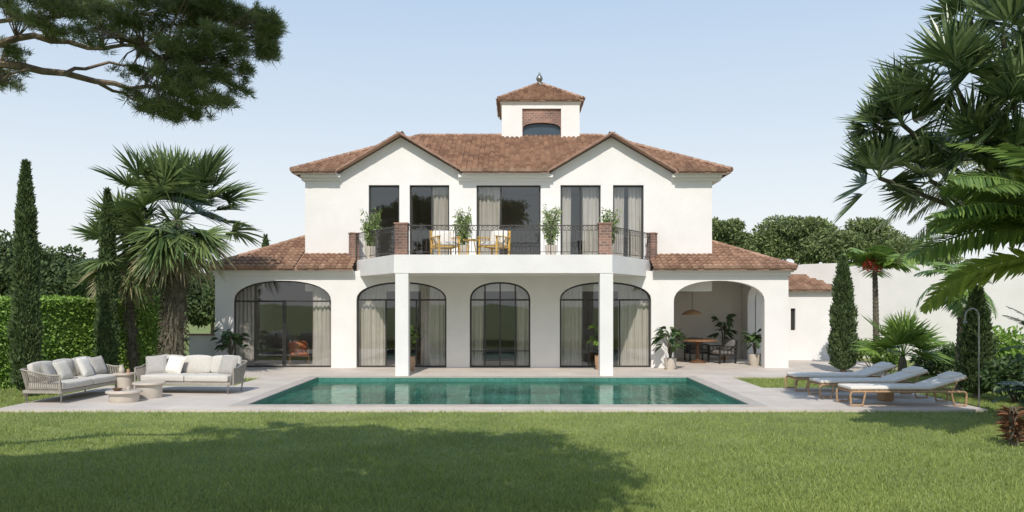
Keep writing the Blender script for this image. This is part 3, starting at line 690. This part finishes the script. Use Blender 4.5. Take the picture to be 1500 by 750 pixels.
cypress('slim dark cypress behind the left fan palms in front of the hedge',X(157,20.6),20.6,Z(280,20.6),.23,n=8000)
cypress('small pointed cypress beside the white outbuilding',X(1235,23.1),23.1,Z(378,23.1),.34,n=8000)
cypress('short cypress behind the thin curved pole on the right',X(1431,17.2),17.2,Z(424,17.2),.32,n=8000)
fan_palm('large fan palm with drooping dry leaves left of the villa',X(252,21.6),21.6,Z(322,21.6),1.15,54,1.35,(.14,0),.26,16,nseg=30,elmin=-48,w=.075)
fan_palm('smaller fan palm in front of the slim cypress on the left',X(196,21.9),21.9,Z(372,21.9),.9,28,.95,(-.1,-.2),.10,10,elmin=-45,w=.07,shag=True)
fan_palm('low fan palm shrub between the two right-hand cypresses',X(1322,21.5),21.5,.55,.75,26,.7,(0,0),.12,0,22,shag=False,name='fan_palm_shrub',mat=leafB,elmin=0)
for a,b,h,rx,rz,l in ((-20,36,5.4,3.2,2.4,'dense round dark tree behind the hedge at the left edge'),(45,38,4.9,2.6,2.0,'round dark tree behind the hedge beside the tall cypress'),(105,40,4.6,2.4,1.8,'lower bushy tree behind the hedge left of the fan palms'),(185,42,4.2,2.4,1.6,'bushy tree behind the hedge seen under the fan palms'),(310,43,3.8,2.6,1.6,'bushy tree behind the low wall left of the villa')):
    broad_tree('broadleaf_tree',l,X(a,b),b,h,rx,rz,leafFd,'trees beyond the hedge',n=36,leaf=.22,per=380,bottom=-.9,bare=.2)
cypress('thin dark cypress tip above the roof edge left of the upper storey',X(389,38),38,5.0,.3,n=2500,leaf=.14)
for a,b,yt,rx,rz,l in ((1062,48,314,2.0,1.7,'dark umbrella pine just right of the upper storey'),(1120,55,336,1.9,1.4,'pine behind the right wing roof'),(1166,50,313,2.7,1.7,'wide umbrella pine above the small outbuilding'),(1220,46,326,2.0,1.5,'umbrella pine left of the spiky tree'),(1264,52,318,2.4,1.7,'umbrella pine partly behind the spiky tree'),(1345,50,332,3.4,2.0,'umbrella pine behind the garden wall')):
    broad_tree('umbrella_pine',l,X(a,b),b,Z(yt,b),rx,rz,leafF,'umbrella pines beyond the villa',n=26,leaf=.19,per=480,flat=.62,bottom=-.5,cr=(.2,.36))
for a,b,h,l in ((1095,42,4.0,'low shrubby tree under the pines behind the right wing'),(1180,40,3.6,'low shrubby tree behind the outbuilding'),(1275,40,3.8,'low shrubby tree over the garden wall')):
    broad_tree('broadleaf_tree',l,X(a,b),b,h,2.7,1.7,leafFd,'low trees beyond the right wing',n=30,leaf=.2,per=280,bottom=-.9,bare=.2)

# near pine, upper left
pine=thing('pine_tree','large pine with long branches reaching in from the upper left','pine tree',(-9.5,7.2,-.05))
m=MB()
m.tube([(-9.5,7.2,-.1),(-9.3,7.0,1.6),(-8.9,6.6,3.4),(-8.3,5.6,5.4),(-7.2,4.2,6.6)],[.38,.3,.26,.22,.16],12)
pads_px=[(20,12,30,14),(70,6,36,12),(112,14,42,16),(160,20,42,18),(208,16,42,20),(255,18,42,22),(302,18,46,24),(346,34,38,26),(380,46,24,24),(368,74,30,18),(322,64,34,18),(276,66,32,16),(236,84,22,12),(258,108,30,15),(302,98,34,16),(340,104,28,12),(222,140,26,12),(258,146,30,13),(296,138,28,12),(244,164,18,7),(282,162,20,7),(346,130,14,6),(14,74,20,9),(8,100,14,13),(2,124,12,10),(72,44,26,6),(126,56,18,6),(184,58,22,9),(190,106,18,6),(322,148,14,6),(206,155,16,6),(394,28,12,16),(60,32,22,7),(225,50,24,9),(150,40,20,7)]
pads=[]
for a,b,ra,rb in pads_px:
    d=8.1+random.uniform(-.6,.7); pads.append((X(a,d),d,Z(b,d),ra*d/F,rb*d/F))
def limb(pix,r0,r1,d0=8.1):
    P=[(X(a,d0+k*.1),d0+k*.1,Z(b,d0+k*.1)) for k,(a,b) in enumerate(pix)]; n=len(P)
    m.tube(P,[r0+(r1-r0)*i/(n-1) for i in range(n)],7); return P
L1=limb([(-260,60),(-120,78),(-40,84),(0,93),(30,96),(62,104),(95,107),(140,119),(168,122),(190,130),(216,126),(240,129),(270,117),(300,112),(350,90)],.055,.009)
L2=limb([(-230,20),(-100,45),(0,64),(24,56),(50,52),(74,60),(100,61),(128,70),(150,71),(180,66),(210,67),(240,56),(270,52),(330,44),(380,40)],.042,.008,7.9)
L3=limb([(95,108),(110,100),(125,101),(160,91),(180,96),(200,95),(240,108),(290,108)],.022,.006,8.4)
L4=limb([(140,119),(165,133),(180,136),(195,146),(230,154),(275,158)],.020,.006,8.5)
L5=limb([(-100,45),(-20,34),(50,24),(85,25),(120,19),(200,22)],.026,.008,7.8)
L6=limb([(45,101),(15,108),(0,118)],.016,.006,8.3); L7=limb([(210,66),(240,88),(262,100)],.016,.006,8.2)
for a in (L1,L2): m.tube([(-8.7,6.4,4.0 if a is L1 else 4.6),(-8.2,6.9,4.2 if a is L1 else 4.7),a[0]],[.12,.09,.06],8)
nodes=[Vector(p) for Lm in (L1,L2,L3,L4,L5,L6,L7) for p in Lm]
tuftsP=[];tuftsD=[]
for cx_,cy_,cz_,rx_,rz_ in pads:
    c=Vector((cx_,cy_,cz_)); nd=min(nodes,key=lambda q:(q-c).length)
    for k in range(8):
        e=c+Vector((random.uniform(-.95,.95)*rx_,random.uniform(-.3,.3),random.uniform(-.7,.7)*rz_)); md=(nd+e)/2+Vector((random.uniform(-.05,.05),0,.04)); m.tube([nd,md,e],[.010,.006,.0035],4,False)
    n=int(175*rx_*rz_/.03)+30
    sub=rdirs(7)*np.array([rx_,.3,rz_])*.85; idx=rng.integers(0,7,n); d=rdirs(n); rad=rng.random(n)**.5
    P=np.array(c)+sub[idx]+d*rad[:,None]*np.array([rx_*.42,.2,rz_*.45]); tuftsP.append(P); tuftsD.append(d*.6+np.array([.15,0,.55])+rng.normal(size=(n,3))*.35)
tp=np.concatenate(tuftsP); td=norm(np.concatenate(tuftsD)); kN=17
P=np.repeat(tp,kN,0)+rng.normal(size=(len(tp)*kN,3))*.012; D=np.repeat(td,kN,0)*.75+rdirs(len(P))*.85
nv=lances(P,D,.07*(.7+.6*rng.random(len(P))),.006,.05,ts=(0,1),ws=(1,.3))
shade=[(-4.4,12.4),(-2.6,12.6),(.4,12.3),(1.25,10.8),(1.1,8.8),(.2,7.6),(-1.5,6.9),(-7.5,6.4),(-7.3,8.2),(-6,9.8)]
ucl=[]
while len(ucl)<165:
    gx=random.uniform(-8,2); gy=random.uniform(6,13)
    if not inpoly(gx,gy,shade): continue
    zc=6.9+random.uniform(-.3,.8); L_=zc/math.tan(R(EL)); cx_=gx-math.sin(R(AZ))*L_; cy_=gy-math.cos(R(AZ))*L_
    ucl.append((cx_,cy_,zc,random.uniform(.4,.72)))
for c in ucl[::3]: m.tube([(-7.4,4.4,6.4),((-7.4+c[0])/2,(4.4+c[1])/2,6.7),c[:3]],[.09,.06,.02],6)
m.build('trunk',barkP,pine,True)
leaves_obj('crown',[nv,clump_leaves(ucl,260,.24,.06,.4,.1,.6)],needleM,pine)

# ---------------------------------------------------------------- right-hand planting
sp=thing('spiky_tree','tall dark tree with spiky fan shaped heads at the right edge','palm tree',(8.5,12.4,-.05))
m=MB(); heads=[(1405,112,12.4,1.2),(1330,178,13,1.05),(1480,45,12,1.2),(1296,258,13.2,.95),(1432,205,12.6,1.1),(1498,150,12,1.15),(1372,262,13,.9),(1430,18,13,.8),(1530,95,12,1.0),(1290,180,13.3,.6),(1495,235,12.2,1.0)]
fk=(8.7,12.9,3.0); m.tube([(8.35,12.3,-.1),(8.45,12.4,1.2),(8.6,12.6,2.4),fk],[.22,.17,.14,.13],10); PS=[]
for a,b,d,r in heads:
    C=np.array([X(a,d),d+.2,Z(b,d)]); m.tube([fk,((fk[0]*1.1+C[0])/2.1,(fk[1]+C[1])/2+.4,(fk[2]+C[2])/2),tuple(C)],[.05,.04,.035],8)
    for i in range(15):
        el=R(rng.uniform(-50,88)); az=i*2.39996+rng.normal()*.2; aa=(math.cos(el)*math.cos(az),math.cos(el)*math.sin(az),math.sin(el))
        PS+=fan_leaf(C,aa,.26*r*rng.uniform(.6,1.5),.74*r,20,1.25,.01,.05)
m.build('trunk',barkG,sp,True); leaves_obj('crown',PS,leafY,sp)
azl=[PI+k for k in (-.9,-.6,-.35,-.1,.15,.4,.7,1.0)]
feather_palm('feather_palm','glossy green feather palm leaning in from the right edge',8.2,11.4,2.75,2.6,16,.46,.05,leafG,(-.1,-.1),.13,(15,80),1.1,azs=azl,nl=54,sag=.12,tw=.8)
feather_palm('broad_leaf_palm','yellow green broad fronds arching over the right side',8.5,12.0,2.6,2.4,9,.42,.085,M('yellow green leaf',(.34,.43,.09),(.15,.22,.05),1.5,.35,island=.6,trans=.3),(-.15,0),.12,(10,75),1.05,azs=[PI-.5,PI+.1,PI+.5,PI-.2],nl=40,sag=.12,tw=.7)
feather_palm('feather_palm','drooping straw tinted feather palm above the curved wall',10.3,15.4,4.3,2.9,13,.5,.04,M('straw leaf',(.34,.34,.15),(.13,.17,.07),1.5,.5,island=.6,trans=.25),(-.5,0),.13,(-5,50),1.1,azs=azl,nl=44,sag=.35)
feather_palm('small_palm','slender palm with bright rosette beside the short cypress',X(1404,18.6),18.6,2.45,1.15,18,.34,.045,leafB,(.08,0),.075,(-15,75),1.5,nl=24)
tr=feather_palm('small_palm','slender palm with red flowers beside the small pointed cypress',X(1284,24.5),24.5,2.9,1.15,16,.5,.09,leafB,(-.05,0),.10,(5,85),1.2,nl=16)
n=60; P=np.array([X(1276,24.3),24.2,3.0])+rng.normal(size=(n,3))*np.array([.12,.06,.10]); leaves_obj('flower',lances(P,rdirs(n)+np.array([0,0,.6]),.16,.05,0,**T3),redF,tr)
feather_palm('cycad','dark green cycad with stiff feathery leaves at the right edge',X(1550,12.8),12.8,1.15,1.0,20,.2,.018,leafD,(0,0),.16,(5,85),.9,cat='cycad',nl=44,sag=.05)
feather_palm('cycad','low cycad beside the lawn at the right edge',X(1518,14.2),14.2,.4,.75,18,.2,.022,leafBlue,(0,0),.14,(0,80),1.0,cat='cycad',nl=36,sag=.05)
bx0=X(1484,11.6); t=thing('bromeliad','low red brown spiky plant on the lawn at the right edge','plant',(bx0,11.6,-.05))
n=170; az=rng.random(n)*2*PI; q=rng.random(n); P=np.stack([bx0+.06*np.cos(az),11.6+.06*np.sin(az),q*.45],1); D=np.stack([np.cos(az),np.sin(az),.35+1.0*rng.random(n)],1)
leaves_obj('leaves',lances(P,D,.22,.04,.5),M('red brown leaf',(.26,.11,.05),(.08,.05,.025),3,.6,island=.7),t)
m=MB(); m.tube([(bx0,11.6,-.1),(bx0,11.6,.5)],[.08,.05],8); m.build('trunk',barkG,t)
def shrub(label,px,d,w,h,mat,leaf=.13,n=10,per=200):
    cl=crown_clumps((X(px,d),d,h*.45),w,w*.7,h*.5,n,h*.22,h*.36,-.6)
    t=thing('shrub',label,'shrub',(X(px,d),d,-.05),0,'shrubs in the right-hand planting bed'); m=MB()
    for c in cl: m.tube([(X(px,d),d,-.1),(c[0],c[1],c[2])],[.02,.008],4)
    m.build('stems',barkP,t); leaves_obj('leaves',clump_leaves(cl,per,leaf,leaf*.45,.5,.3),mat,t)
shrub('dark leafy shrub at the foot of the right-hand wall near the pole',1488,16.5,.5,1.0,leafD)
shrub('leafy shrub behind the loungers at the wall foot',1385,22.5,.9,.8,leafD)
shrub('low leafy shrub under the red flowered palm',1280,24,.8,.9,leafB)
shrub('green shrub at the wall foot beside the slender palm',1480,20,.8,1.3,leafH)
m=MB(); d=15.5; px=X(1434,d); pts=[(px,d,-.06),(px,d,1.55)]+[(px-.13+.13*math.cos(a),d,1.7+.16*math.sin(a)) for a in [i*PI/8 for i in range(0,9)]]+[(px-.26,d,1.62)]
m.tube(pts,.014,8); pl=m.build('shower_pole',metalG,None,True); tag(pl,'thin metal outdoor shower pole with a curved top beside the loungers','outdoor shower')
m=MB(); m.lathe([(.012,0),(.035,-.03),(.04,-.04)],(px-.26,d,1.63),12); m.build('shower_head',metalG,pl,True)

# ---------------------------------------------------------------- potted plants
def potted(name,label,x_,y_,z_,ph,pr,h,mat,kind,group,potm=potW,spread=.25,n=18):
    t=thing(name,label,'potted plant',(x_,y_,z_),random.random()*6,group)
    m=MB(); m.lathe([(pr*.7,0),(pr*.95,ph*.4),(pr,ph),(pr*.88,ph),(pr*.85,ph*.86),(.01,ph*.86)],(0,0,0),20); m.build('pot',potm,t,True,world=False)
    s=MB(); Pl=[];Dl=[]
    for i in range(n):
        a=i*2.4; tip=Vector((math.cos(a)*spread*random.uniform(.3,1),math.sin(a)*spread*random.uniform(.3,1),ph+(h-ph)*random.uniform(.35,1)))
        md=Vector((tip.x*.3,tip.y*.3,ph+(tip.z-ph)*.6)); s.tube([(0,0,ph*.8),md,tip],[.01,.008,.004],5,False)
        if kind=='leafy':
            Pl.append([list(tip)]); v=Vector((tip.x*2,tip.y*2,.12)); Dl.append([list(v)])
        else:
            k=26; q=rng.random(k)**.6; pp=np.array([0,0,ph*.8])*(1-q[:,None])+np.array(tip)*q[:,None]+rng.normal(size=(k,3))*.035; Pl.append(pp); Dl.append(rdirs(k)+np.array([0,0,-.1]))
    s.build('stems',barkG,t,world=False); P=np.concatenate(Pl); D=np.concatenate(Dl)
    if kind=='leafy':
        P=np.repeat(P,3,0); D=norm(np.repeat(D,3,0))+rng.normal(size=(len(P),3))*.45
        V=lances(P,D,.30*(.7+.5*rng.random(len(P))),.15,.45,np.tile([0,0,1.],(len(P),1))+rng.normal(size=(len(P),3))*.3,(0,.3,.6,.85,1),(.25,1,.95,.5,.05))
    else: V=lances(P,D,.11,.032,.2,**T3)
    leaves_obj('leaves',V,mat,t,world=False); return t
BG='bamboo pots along the balcony'
for a,b,d,h,l in ((543,0,24.0,1.42,'leafy bamboo in a pot at the left end of the balcony'),(679,0,23.4,1.42,'leafy bamboo in a pot beside the right balcony chair'),(807,0,23.4,1.44,'leafy bamboo in a pot right of the wide central window'),(893,0,22.9,1.3,'leafy bamboo in a pot behind the right front brick post')):
    potted('bamboo_plant',l,X(a,d),d,3.236,.36,.17,h+.08,leafBam,'b',BG,potW,.3,34)
potted('monstera_plant','broad leaved plant in a pale pot left of the open porch arch',X(980,24.1),23.9,0,.34,.18,1.2,leafD,'leafy',None,potW,.38,22)
potted('monstera_plant','broad leaved plant in a tan pot inside the porch by its right pier',X(1104,25.4),25.3,.012,.36,.19,1.05,leafD,'leafy',None,potW,.3,18)
potted('monstera_plant','broad leaved plant at the back of the porch behind the wicker chair',X(1060,27.8),27.8,.012,.4,.2,1.45,leafD,'leafy',None,potT,.35,18)
potted('monstera_plant','broad leaved plant in front of the left wing pier behind the sofa',X(338,23.8),23.8,0,.3,.16,1.2,leafD,'leafy',None,potT,.38,24)
potted('column_plant','slim plant in a tan pot behind the left porch column',X(601,23.4),23.4,0,.42,.14,1.25,leafB,'leafy',None,potT,.14,8)
potted('column_plant','slim plant in a tan pot behind the right porch column',X(878,23.9),23.9,0,.42,.14,1.25,leafB,'leafy',None,potT,.16,8)

# ---------------------------------------------------------------- furniture
def Tm(x=0,y=0,z=0,rx=0,ry=0,rz=0): return Matrix.Translation((x,y,z))@Matrix.Rotation(rz,4,'Z')@Matrix.Rotation(ry,4,'Y')@Matrix.Rotation(rx,4,'X')
def sofa(label,x_,y_,rz,W=2.2,Dp=.9,nb=3):
    t=thing('sofa',label,'sofa',(x_,y_,0),rz,'woven garden sofas on the terrace')
    for sx in (-1,1):
        for sy in (-1,1): m=MB(); m.tube([(sx*(W/2-.16),sy*(Dp/2-.1),0),(sx*(W/2-.13),sy*(Dp/2-.08),.24)],[.014,.02],8); m.build('leg',metalG,t,world=False)
    m=MB(); m.box(-W/2+.08,W/2-.08,-Dp/2+.04,Dp/2-.06,.2,.26); m.build('seat_frame',cordM,t,world=False)
    path=[]; r=.22
    def add(a,b,n):
        for i in range(n): path.append((a[0]+(b[0]-a[0])*i/n,a[1]+(b[1]-a[1])*i/n))
    hx_,hy=W/2-.05,Dp/2-.03
    add((-hx_,-hy),(-hx_,hy-r),16)
    for i in range(8): a=PI-PI/2*i/8; path.append((-hx_+r+r*math.cos(a),hy-r+r*math.sin(a)))
    add((-hx_+r,hy),(hx_-r,hy),44)
    for i in range(8): a=PI/2-PI/2*i/8; path.append((hx_-r+r*math.cos(a),hy-r+r*math.sin(a)))
    add((hx_,hy-r),(hx_,-hy),16); path.append((hx_,-hy))
    m=MB(); top=[]
    for px_,py_ in path:
        zt=.56+.1*max(0,min(1,(py_+hy*.5)/(hy*1.2))); tx=px_*1.045; ty=py_+(.06 if py_>0 else 0)*(py_/hy); top.append((tx,ty,zt))
        m.tube([(px_*.96,py_*.97,.2),(px_*1.0,py_,.38),(tx,ty,zt)],[.011,.011,.011],4,False)
    m.build('woven_back',cordM,t,world=False)
    m=MB(); m.tube([(top[0][0],top[0][1],.2)]+top+[(top[-1][0],top[-1][1],.2)],.017,6); m.build('frame_rail',cordM,t,True,world=False)
    for i in range(2): m=MB(); w=(W-.24)/2; m.pad(Tm(-w/2+i*w,-.06,.335),(w-.008,Dp-.16,.14),.22,.025); m.build('seat_cushion',cushM,t,True,world=False)
    for i in range(nb):
        w=(W-.26)/nb; m=MB(); m.pad(Tm(-(W-.26)/2+w*(i+.5),Dp/2-.21,.59,rx=R(-13),rz=random.uniform(-.03,.03)),(w-.012,.14,.37),.5,.028); m.build('back_cushion',cushM,t,True,world=False)
    return t
sA=sofa('woven sofa seen end-on at the left edge of the terrace',-9.12,17.0,R(86),2.25,.9)
sB=sofa('woven sofa facing the lawn, right of the low round tables',X(283,18.0),18.0,R(-5),2.2,.9)
def pillow(label,base,u,v,zz,rz,mat,size=.42):
    c,s=math.cos(base.rotation_euler.z),math.sin(base.rotation_euler.z); wx=base.location.x+u*c-v*s; wy=base.location.y+u*s+v*c
    m=MB(); Mx=Tm(wx,wy,zz,rz=base.rotation_euler.z+rz)@Matrix.Rotation(R(-24),4,'X')@Matrix.Rotation(random.uniform(-.12,.12),4,'Y')
    n=12; b=len(m.v)
    for sg in (-1,1):
        for i in range(n+1):
            for j in range(n+1):
                uu=-1+2*i/n; vv=-1+2*j/n; th=.075*((1-uu**4)*(1-vv**4))**.6; pin2=1-.07*(1-uu*uu)
                m.v.append(tuple(Mx@Vector((uu*size/2*(1-.06*(1-vv*vv)),sg*th,vv*size/2*pin2))))
    for sg in (0,1):
        o_=b+sg*(n+1)**2
        for i in range(n):
            for j in range(n): k=o_+i*(n+1)+j; m.f.append((k,k+1,k+n+2,k+n+1))
    o=m.build('throw_pillow',mat,None,True); tag(o,label,'pillow','throw pillows on the garden sofas')
pillow('grey pillow at the near end of the end-on sofa',sA,-.85,-.02,.60,.2,cushG); pillow('pale pillow second from the near end of the end-on sofa',sA,-.42,-.03,.6,-.1,cushM); pillow('pale pillow in the middle of the end-on sofa',sA,.3,-.05,.61,.1,cushW,.46); pillow('grey pillow at the far end of the end-on sofa',sA,.85,0,.6,-.25,cushG)
pillow('grey pillow at the left end of the sofa facing the lawn',sB,-.82,-.05,.60,.2,cushG,.46); pillow('light pillow near the left end of the sofa facing the lawn',sB,-.42,.0,.59,-.1,cushW); pillow('sand pillow at the right end of the sofa facing the lawn',sB,.82,-.05,.60,-.3,cushG,.46)
tstone=M('table stone',(.54,.47,.39),(.48,.415,.34),8,.5)
def rtable(label,px,d,r,h):
    m=MB(); m.lathe([(r*.80,0),(r*.82,.01),(r*.82,h-.05),(r*.82,h-.041)],(0,0,0),36); t=thing('coffee_table',label,'coffee table',(X(px,d),d,0),0,'low round tables between the sofas')
    m.build('base',potW,t,True,world=False); m=MB(); m.lathe([(r*.985,h-.04),(r,h-.036),(r,h-.006),(r*.985,h)],(0,0,0),40); m.build('tabletop',tstone,t,True,world=False); return t
rtable('lowest round stone table nearest the lawn, in front of the sofas',182,16.3,.34,.22); rtable('round table with a bare top in front of the lawn-facing sofa',218,17.0,.32,.32)
rtable('small taller round table between the two sofas',182,18.0,.23,.42)
def vase(name,label,px,d,z0,prof,mat,cat):
    m=MB(); m.lathe(prof,(X(px,d),d,z0),20); o=m.build(name,mat,None,True); tag(o,label,cat)
vase('jug','small cream jug on the taller round table',178,18,.42,[(.04,0),(.065,.04),(.06,.1),(.035,.15),(.045,.18)],potW,'jug')
vase('candle','amber glass candle on the taller round table',188,17.95,.42,[(.035,0),(.035,.09),(.03,.09),(.03,.07)],potT,'candle')
vase('bowl','dark shallow bowl on the lowest round table',172,16.25,.22,[(.05,0),(.09,.035),(.1,.05),(.085,.045),(.01,.02)],woodD,'bowl')
vase('cup','small white cup on the lowest round table',188,16.35,.22,[(.025,0),(.035,.03),(.036,.07),(.03,.065),(.01,.02)],potW,'cup')
def lounger(label,px,d):
    t=thing('sun_lounger',label,'sun lounger',(px,d,0),0,'sun loungers right of the pool'); m=MB()
    for s in (-1,1):
        y_=s*.33; arc=lambda cx,cz,r,a0,a1,n=6:[(cx+r*math.cos(R(a0+(a1-a0)*i/n)),y_,cz+r*math.sin(R(a0+(a1-a0)*i/n))) for i in range(n+1)]
        m.tube([(-1.08,y_,.02)]+arc(-1.03,.22,.06,180,90)+arc(1.05,.22,.06,90,0)+[(1.10,y_,.02)],.02,8)
        m.tube([(-.8,y_,.28),(-.86,y_,.02)],.019,8); m.tube([(.82,y_,.28),(.88,y_,.02)],.019,8)
        m.tube([(-1.08,y_,.03),(-.86,y_,.03)],.016,6); m.tube([(.88,y_,.03),(1.10,y_,.03)],.016,6)
    for q in (-1.03,-.4,.2,1.03): m.box(q-.025,q+.025,-.33,.33,.265,.29)
    m.build('frame',woodL,t,True,world=False)
    m=MB(); m.box(-1.08,.42,-.30,-.24,.292,.304); m.box(-1.08,.42,.24,.30,.292,.304)
    for i in range(14): q=-1.06+i*.108; m.box(q,q+.08,-.31,.31,.303,.315)
    m.build('slats',woodL,t,world=False)
    m=MB(); m.pad(Tm(-.33,0,.348),(1.5,.64,.065),.1,.02,10); m.build('seat_cushion',cushW,t,True,world=False)
    m=MB(); m.pad(Tm(.765,0,.455,ry=R(-18)),(.76,.64,.065),.1,.02,8); m.build('back_cushion',cushW,t,True,world=False)
    m=MB(); m.pad(Tm(.97,0,.565,ry=R(-18)),(.26,.5,.07),.4,.028,8); m.build('head_pillow',cushW,t,True,world=False)
    m=MB() 
    for s in (-1,1): m.bar((.40,s*.3,.31),(1.14,s*.3,.545),.028); m.bar((.85,s*.3,.28),(.95,s*.3,.48),.022)
    m.bar((1.11,-.3,.535),(1.11,.3,.535),.028)
    m.build('back_frame',woodL,t,world=False)
    return t
lounger('wooden lounger with cream cushion, nearest the lawn',X(1318,15.85),15.85); lounger('wooden lounger with cream cushion, middle of the three',X(1269,17.1),17.1); lounger('wooden lounger with cream cushion, farthest from the lawn',X(1229,18.35),18.35)
t=thing('side_table','small round wooden side table beside the nearest lounger','side table',(X(1297,16.45),16.45,0)); m=MB(); m.lathe([(.14,0),(.16,.03),(.16,.3),(.2,.32),(.2,.35)],(0,0,0),24); m.build('base',woodL,t,True,world=False)
def armchair(label,x_,y_,z_,rz,fm,cm,group,s=1.,name='armchair'):
    t=thing(name,label,'armchair',(x_,y_,z_),rz,group); t.scale=(s,s,s); m=MB()
    for sx in (-1,1):
        m.bar((sx*.32,-.32,.0),(sx*.32,-.3,.56),.045); m.bar((sx*.32,.3,0),(sx*.32,.36,.78),.045); m.bar((sx*.32,-.36,.57),(sx*.32,.36,.57),.06,.03)
        m.bar((sx*.32,-.3,.3),(sx*.32,.32,.26),.04)
        for k in range(3): m.bar((sx*.32,-.15+k*.15,.29),(sx*.32,-.15+k*.15,.56),.018)
    for q in (.36,.48,.6,.74): m.bar((-.32,.30+q*.07,q),(.32,.30+q*.07,q),.025,.045)
    m.bar((-.32,-.3,.28),(.32,-.3,.28),.04); m.bar((-.32,.3,.26),(.32,.3,.26),.04); m.build('frame',fm,t,world=False)
    m=MB(); m.pad(Tm(0,-.02,.35,rx=R(-3)),(.57,.6,.12),.4,.03); m.build('seat_cushion',cm,t,True,world=False)
    m=MB(); m.pad(Tm(0,.25,.58,rx=R(-12)),(.55,.12,.40),.6,.03); m.build('back_cushion',cm,t,True,world=False); return t
BC='wooden armchairs on the balcony'
armchair('yellow wooden armchair on the left side of the balcony',X(652,22.6),22.6,3.236,R(28),woodY,cushW,BC,.92); armchair('yellow wooden armchair on the right of the balcony table',X(724,22.6),22.6,3.236,R(-35),woodY,cushW,BC,.92)
t=thing('balcony_table','small round yellow wooden table between the balcony chairs','table',(X(689,22.5),22.5,3.236)); m=MB(); m.lathe([(.2,.42),(.21,.43),(.21,.45),(.2,.46)],(0,0,0),24); m.build('tabletop',woodY,t,True,world=False)
for k in range(3):
    m=MB(); a=k*2.1; m.bar((.17*math.cos(a),.17*math.sin(a),0),(.1*math.cos(a),.1*math.sin(a),.42),.025); m.build('leg',woodY,t,world=False)
armchair('rust coloured armchair inside the left wing room',X(437,25.9),25.9,.012,R(20),woodD,orange,None,.9)
armchair('pale armchair inside the room behind the right column',X(868,27),27,.012,R(-20),woodD,cushG,None,.95)
t=thing('dining_table','round dark wooden dining table in the open porch','dining table',(X(1022,26.4),26.4,.012)); m=MB(); m.lathe([(.6,.7),(.62,.71),(.62,.74),(.6,.75)],(0,0,0),36); m.build('tabletop',M('porch table wood',(.3,.15,.07),(.2,.1,.05),8,.5),t,True,world=False); m=MB(); m.lathe([(.28,0),(.26,.04),(.07,.1),(.06,.6),(.2,.7)],(0,0,0),20); m.build('pedestal',woodD,t,True,world=False)
dchm=M('dark chair fabric',(.16,.15,.14),None,10,.9)
armchair('dark slatted chair right of the porch dining table',X(1058,26.3),26.3,.012,R(-70),frameM,dchm,'chairs at the porch dining table',.95,'dining_chair'); armchair('dark slatted chair behind the porch dining table',X(1020,27.3),27.3,.012,R(5),frameM,dchm,'chairs at the porch dining table',.95,'dining_chair')
t=thing('pendant_lamp','woven dome pendant lamp hanging in the open porch','pendant lamp',(X(1014,26.4),26.4,1.55)); m=MB(); m.lathe([(.34,0),(.33,.03),(.26,.1),(.12,.16),(.03,.18),(.01,.17)],(0,0,0),28); m.build('lamp_shade',woodL,t,True,world=False); m=MB(); m.tube([(0,0,.17),(0,0,1.23)],.008,6); m.build('cord',frameM,t,world=False)
m=MB(); m.box(X(560,28.8),X(640,28.8),28.3,28.9,.35,.8); m.box(X(560,28.8)+.1,X(640,28.8)-.1,28.35,28.85,.012,.35); o=m.build('sideboard',woodD); tag(o,'dark sideboard inside the room behind the left column','sideboard')

# ---------------------------------------------------------------- camera, light, sky
cam=bpy.data.cameras.new('camera'); co=bpy.data.objects.new('camera',cam); COL.objects.link(co); co.location=(0,0,2); co.rotation_euler=(R(90),0,0)
cam.sensor_width=36; cam.lens=36*F/1500; cam.shift_y=66/1500; cam.shift_x=-2/1500; cam.clip_end=3000; SC.camera=co
sv=Vector((-math.sin(R(AZ))*math.cos(R(EL)),-math.cos(R(AZ))*math.cos(R(EL)),math.sin(R(EL))))
sl=bpy.data.lights.new('sun','SUN'); sl.energy=3.9; sl.angle=R(.5); sl.color=(1,.94,.86); so=bpy.data.objects.new('sun',sl); COL.objects.link(so); so.rotation_euler=sv.to_track_quat('Z','Y').to_euler(); so.location=(-10,-10,20)
w=bpy.data.worlds.new('World'); SC.world=w; w.use_nodes=True; N=w.node_tree.nodes; L=w.node_tree.links
sk=N.new('ShaderNodeTexSky'); sk.sky_type='NISHITA'; sk.sun_disc=False; sk.sun_elevation=R(EL); sk.sun_rotation=R(180+AZ); sk.air_density=1.; sk.dust_density=2.2; sk.ozone_density=1.2
tc=N.new('ShaderNodeTexCoord'); sx=N.new('ShaderNodeSeparateXYZ'); L.new(tc.outputs['Generated'],sx.inputs[0])
rp=N.new('ShaderNodeValToRGB'); L.new(sx.outputs[2],rp.inputs['Fac']); e=rp.color_ramp.elements
S_=.12; e[0].position=0; e[0].color=(1.0,1.0,1.0,1); e[1].position=1; e[1].color=(.24,.40,.70,1)
for p,c in ((.10,(.92,.97,1.0)),(.22,(.72,.83,.95)),(.38,(.52,.69,.91))): q=e.new(p); q.color=(*c,1)
sc=N.new('ShaderNodeVectorMath'); sc.operation='SCALE'; sc.inputs['Scale'].default_value=1/S_; L.new(rp.outputs['Color'],sc.inputs[0])
mx=N.new('ShaderNodeMix'); mx.data_type='RGBA'; mx.inputs[0].default_value=.85; L.new(sk.outputs[0],mx.inputs[6]); L.new(sc.outputs[0],mx.inputs[7])
bg=N['Background']; bg.inputs['Strength'].default_value=S_; L.new(mx.outputs[2],bg.inputs[0])
SC.view_settings.view_transform='Standard'; SC.view_settings.look='None'; SC.view_settings.exposure=0
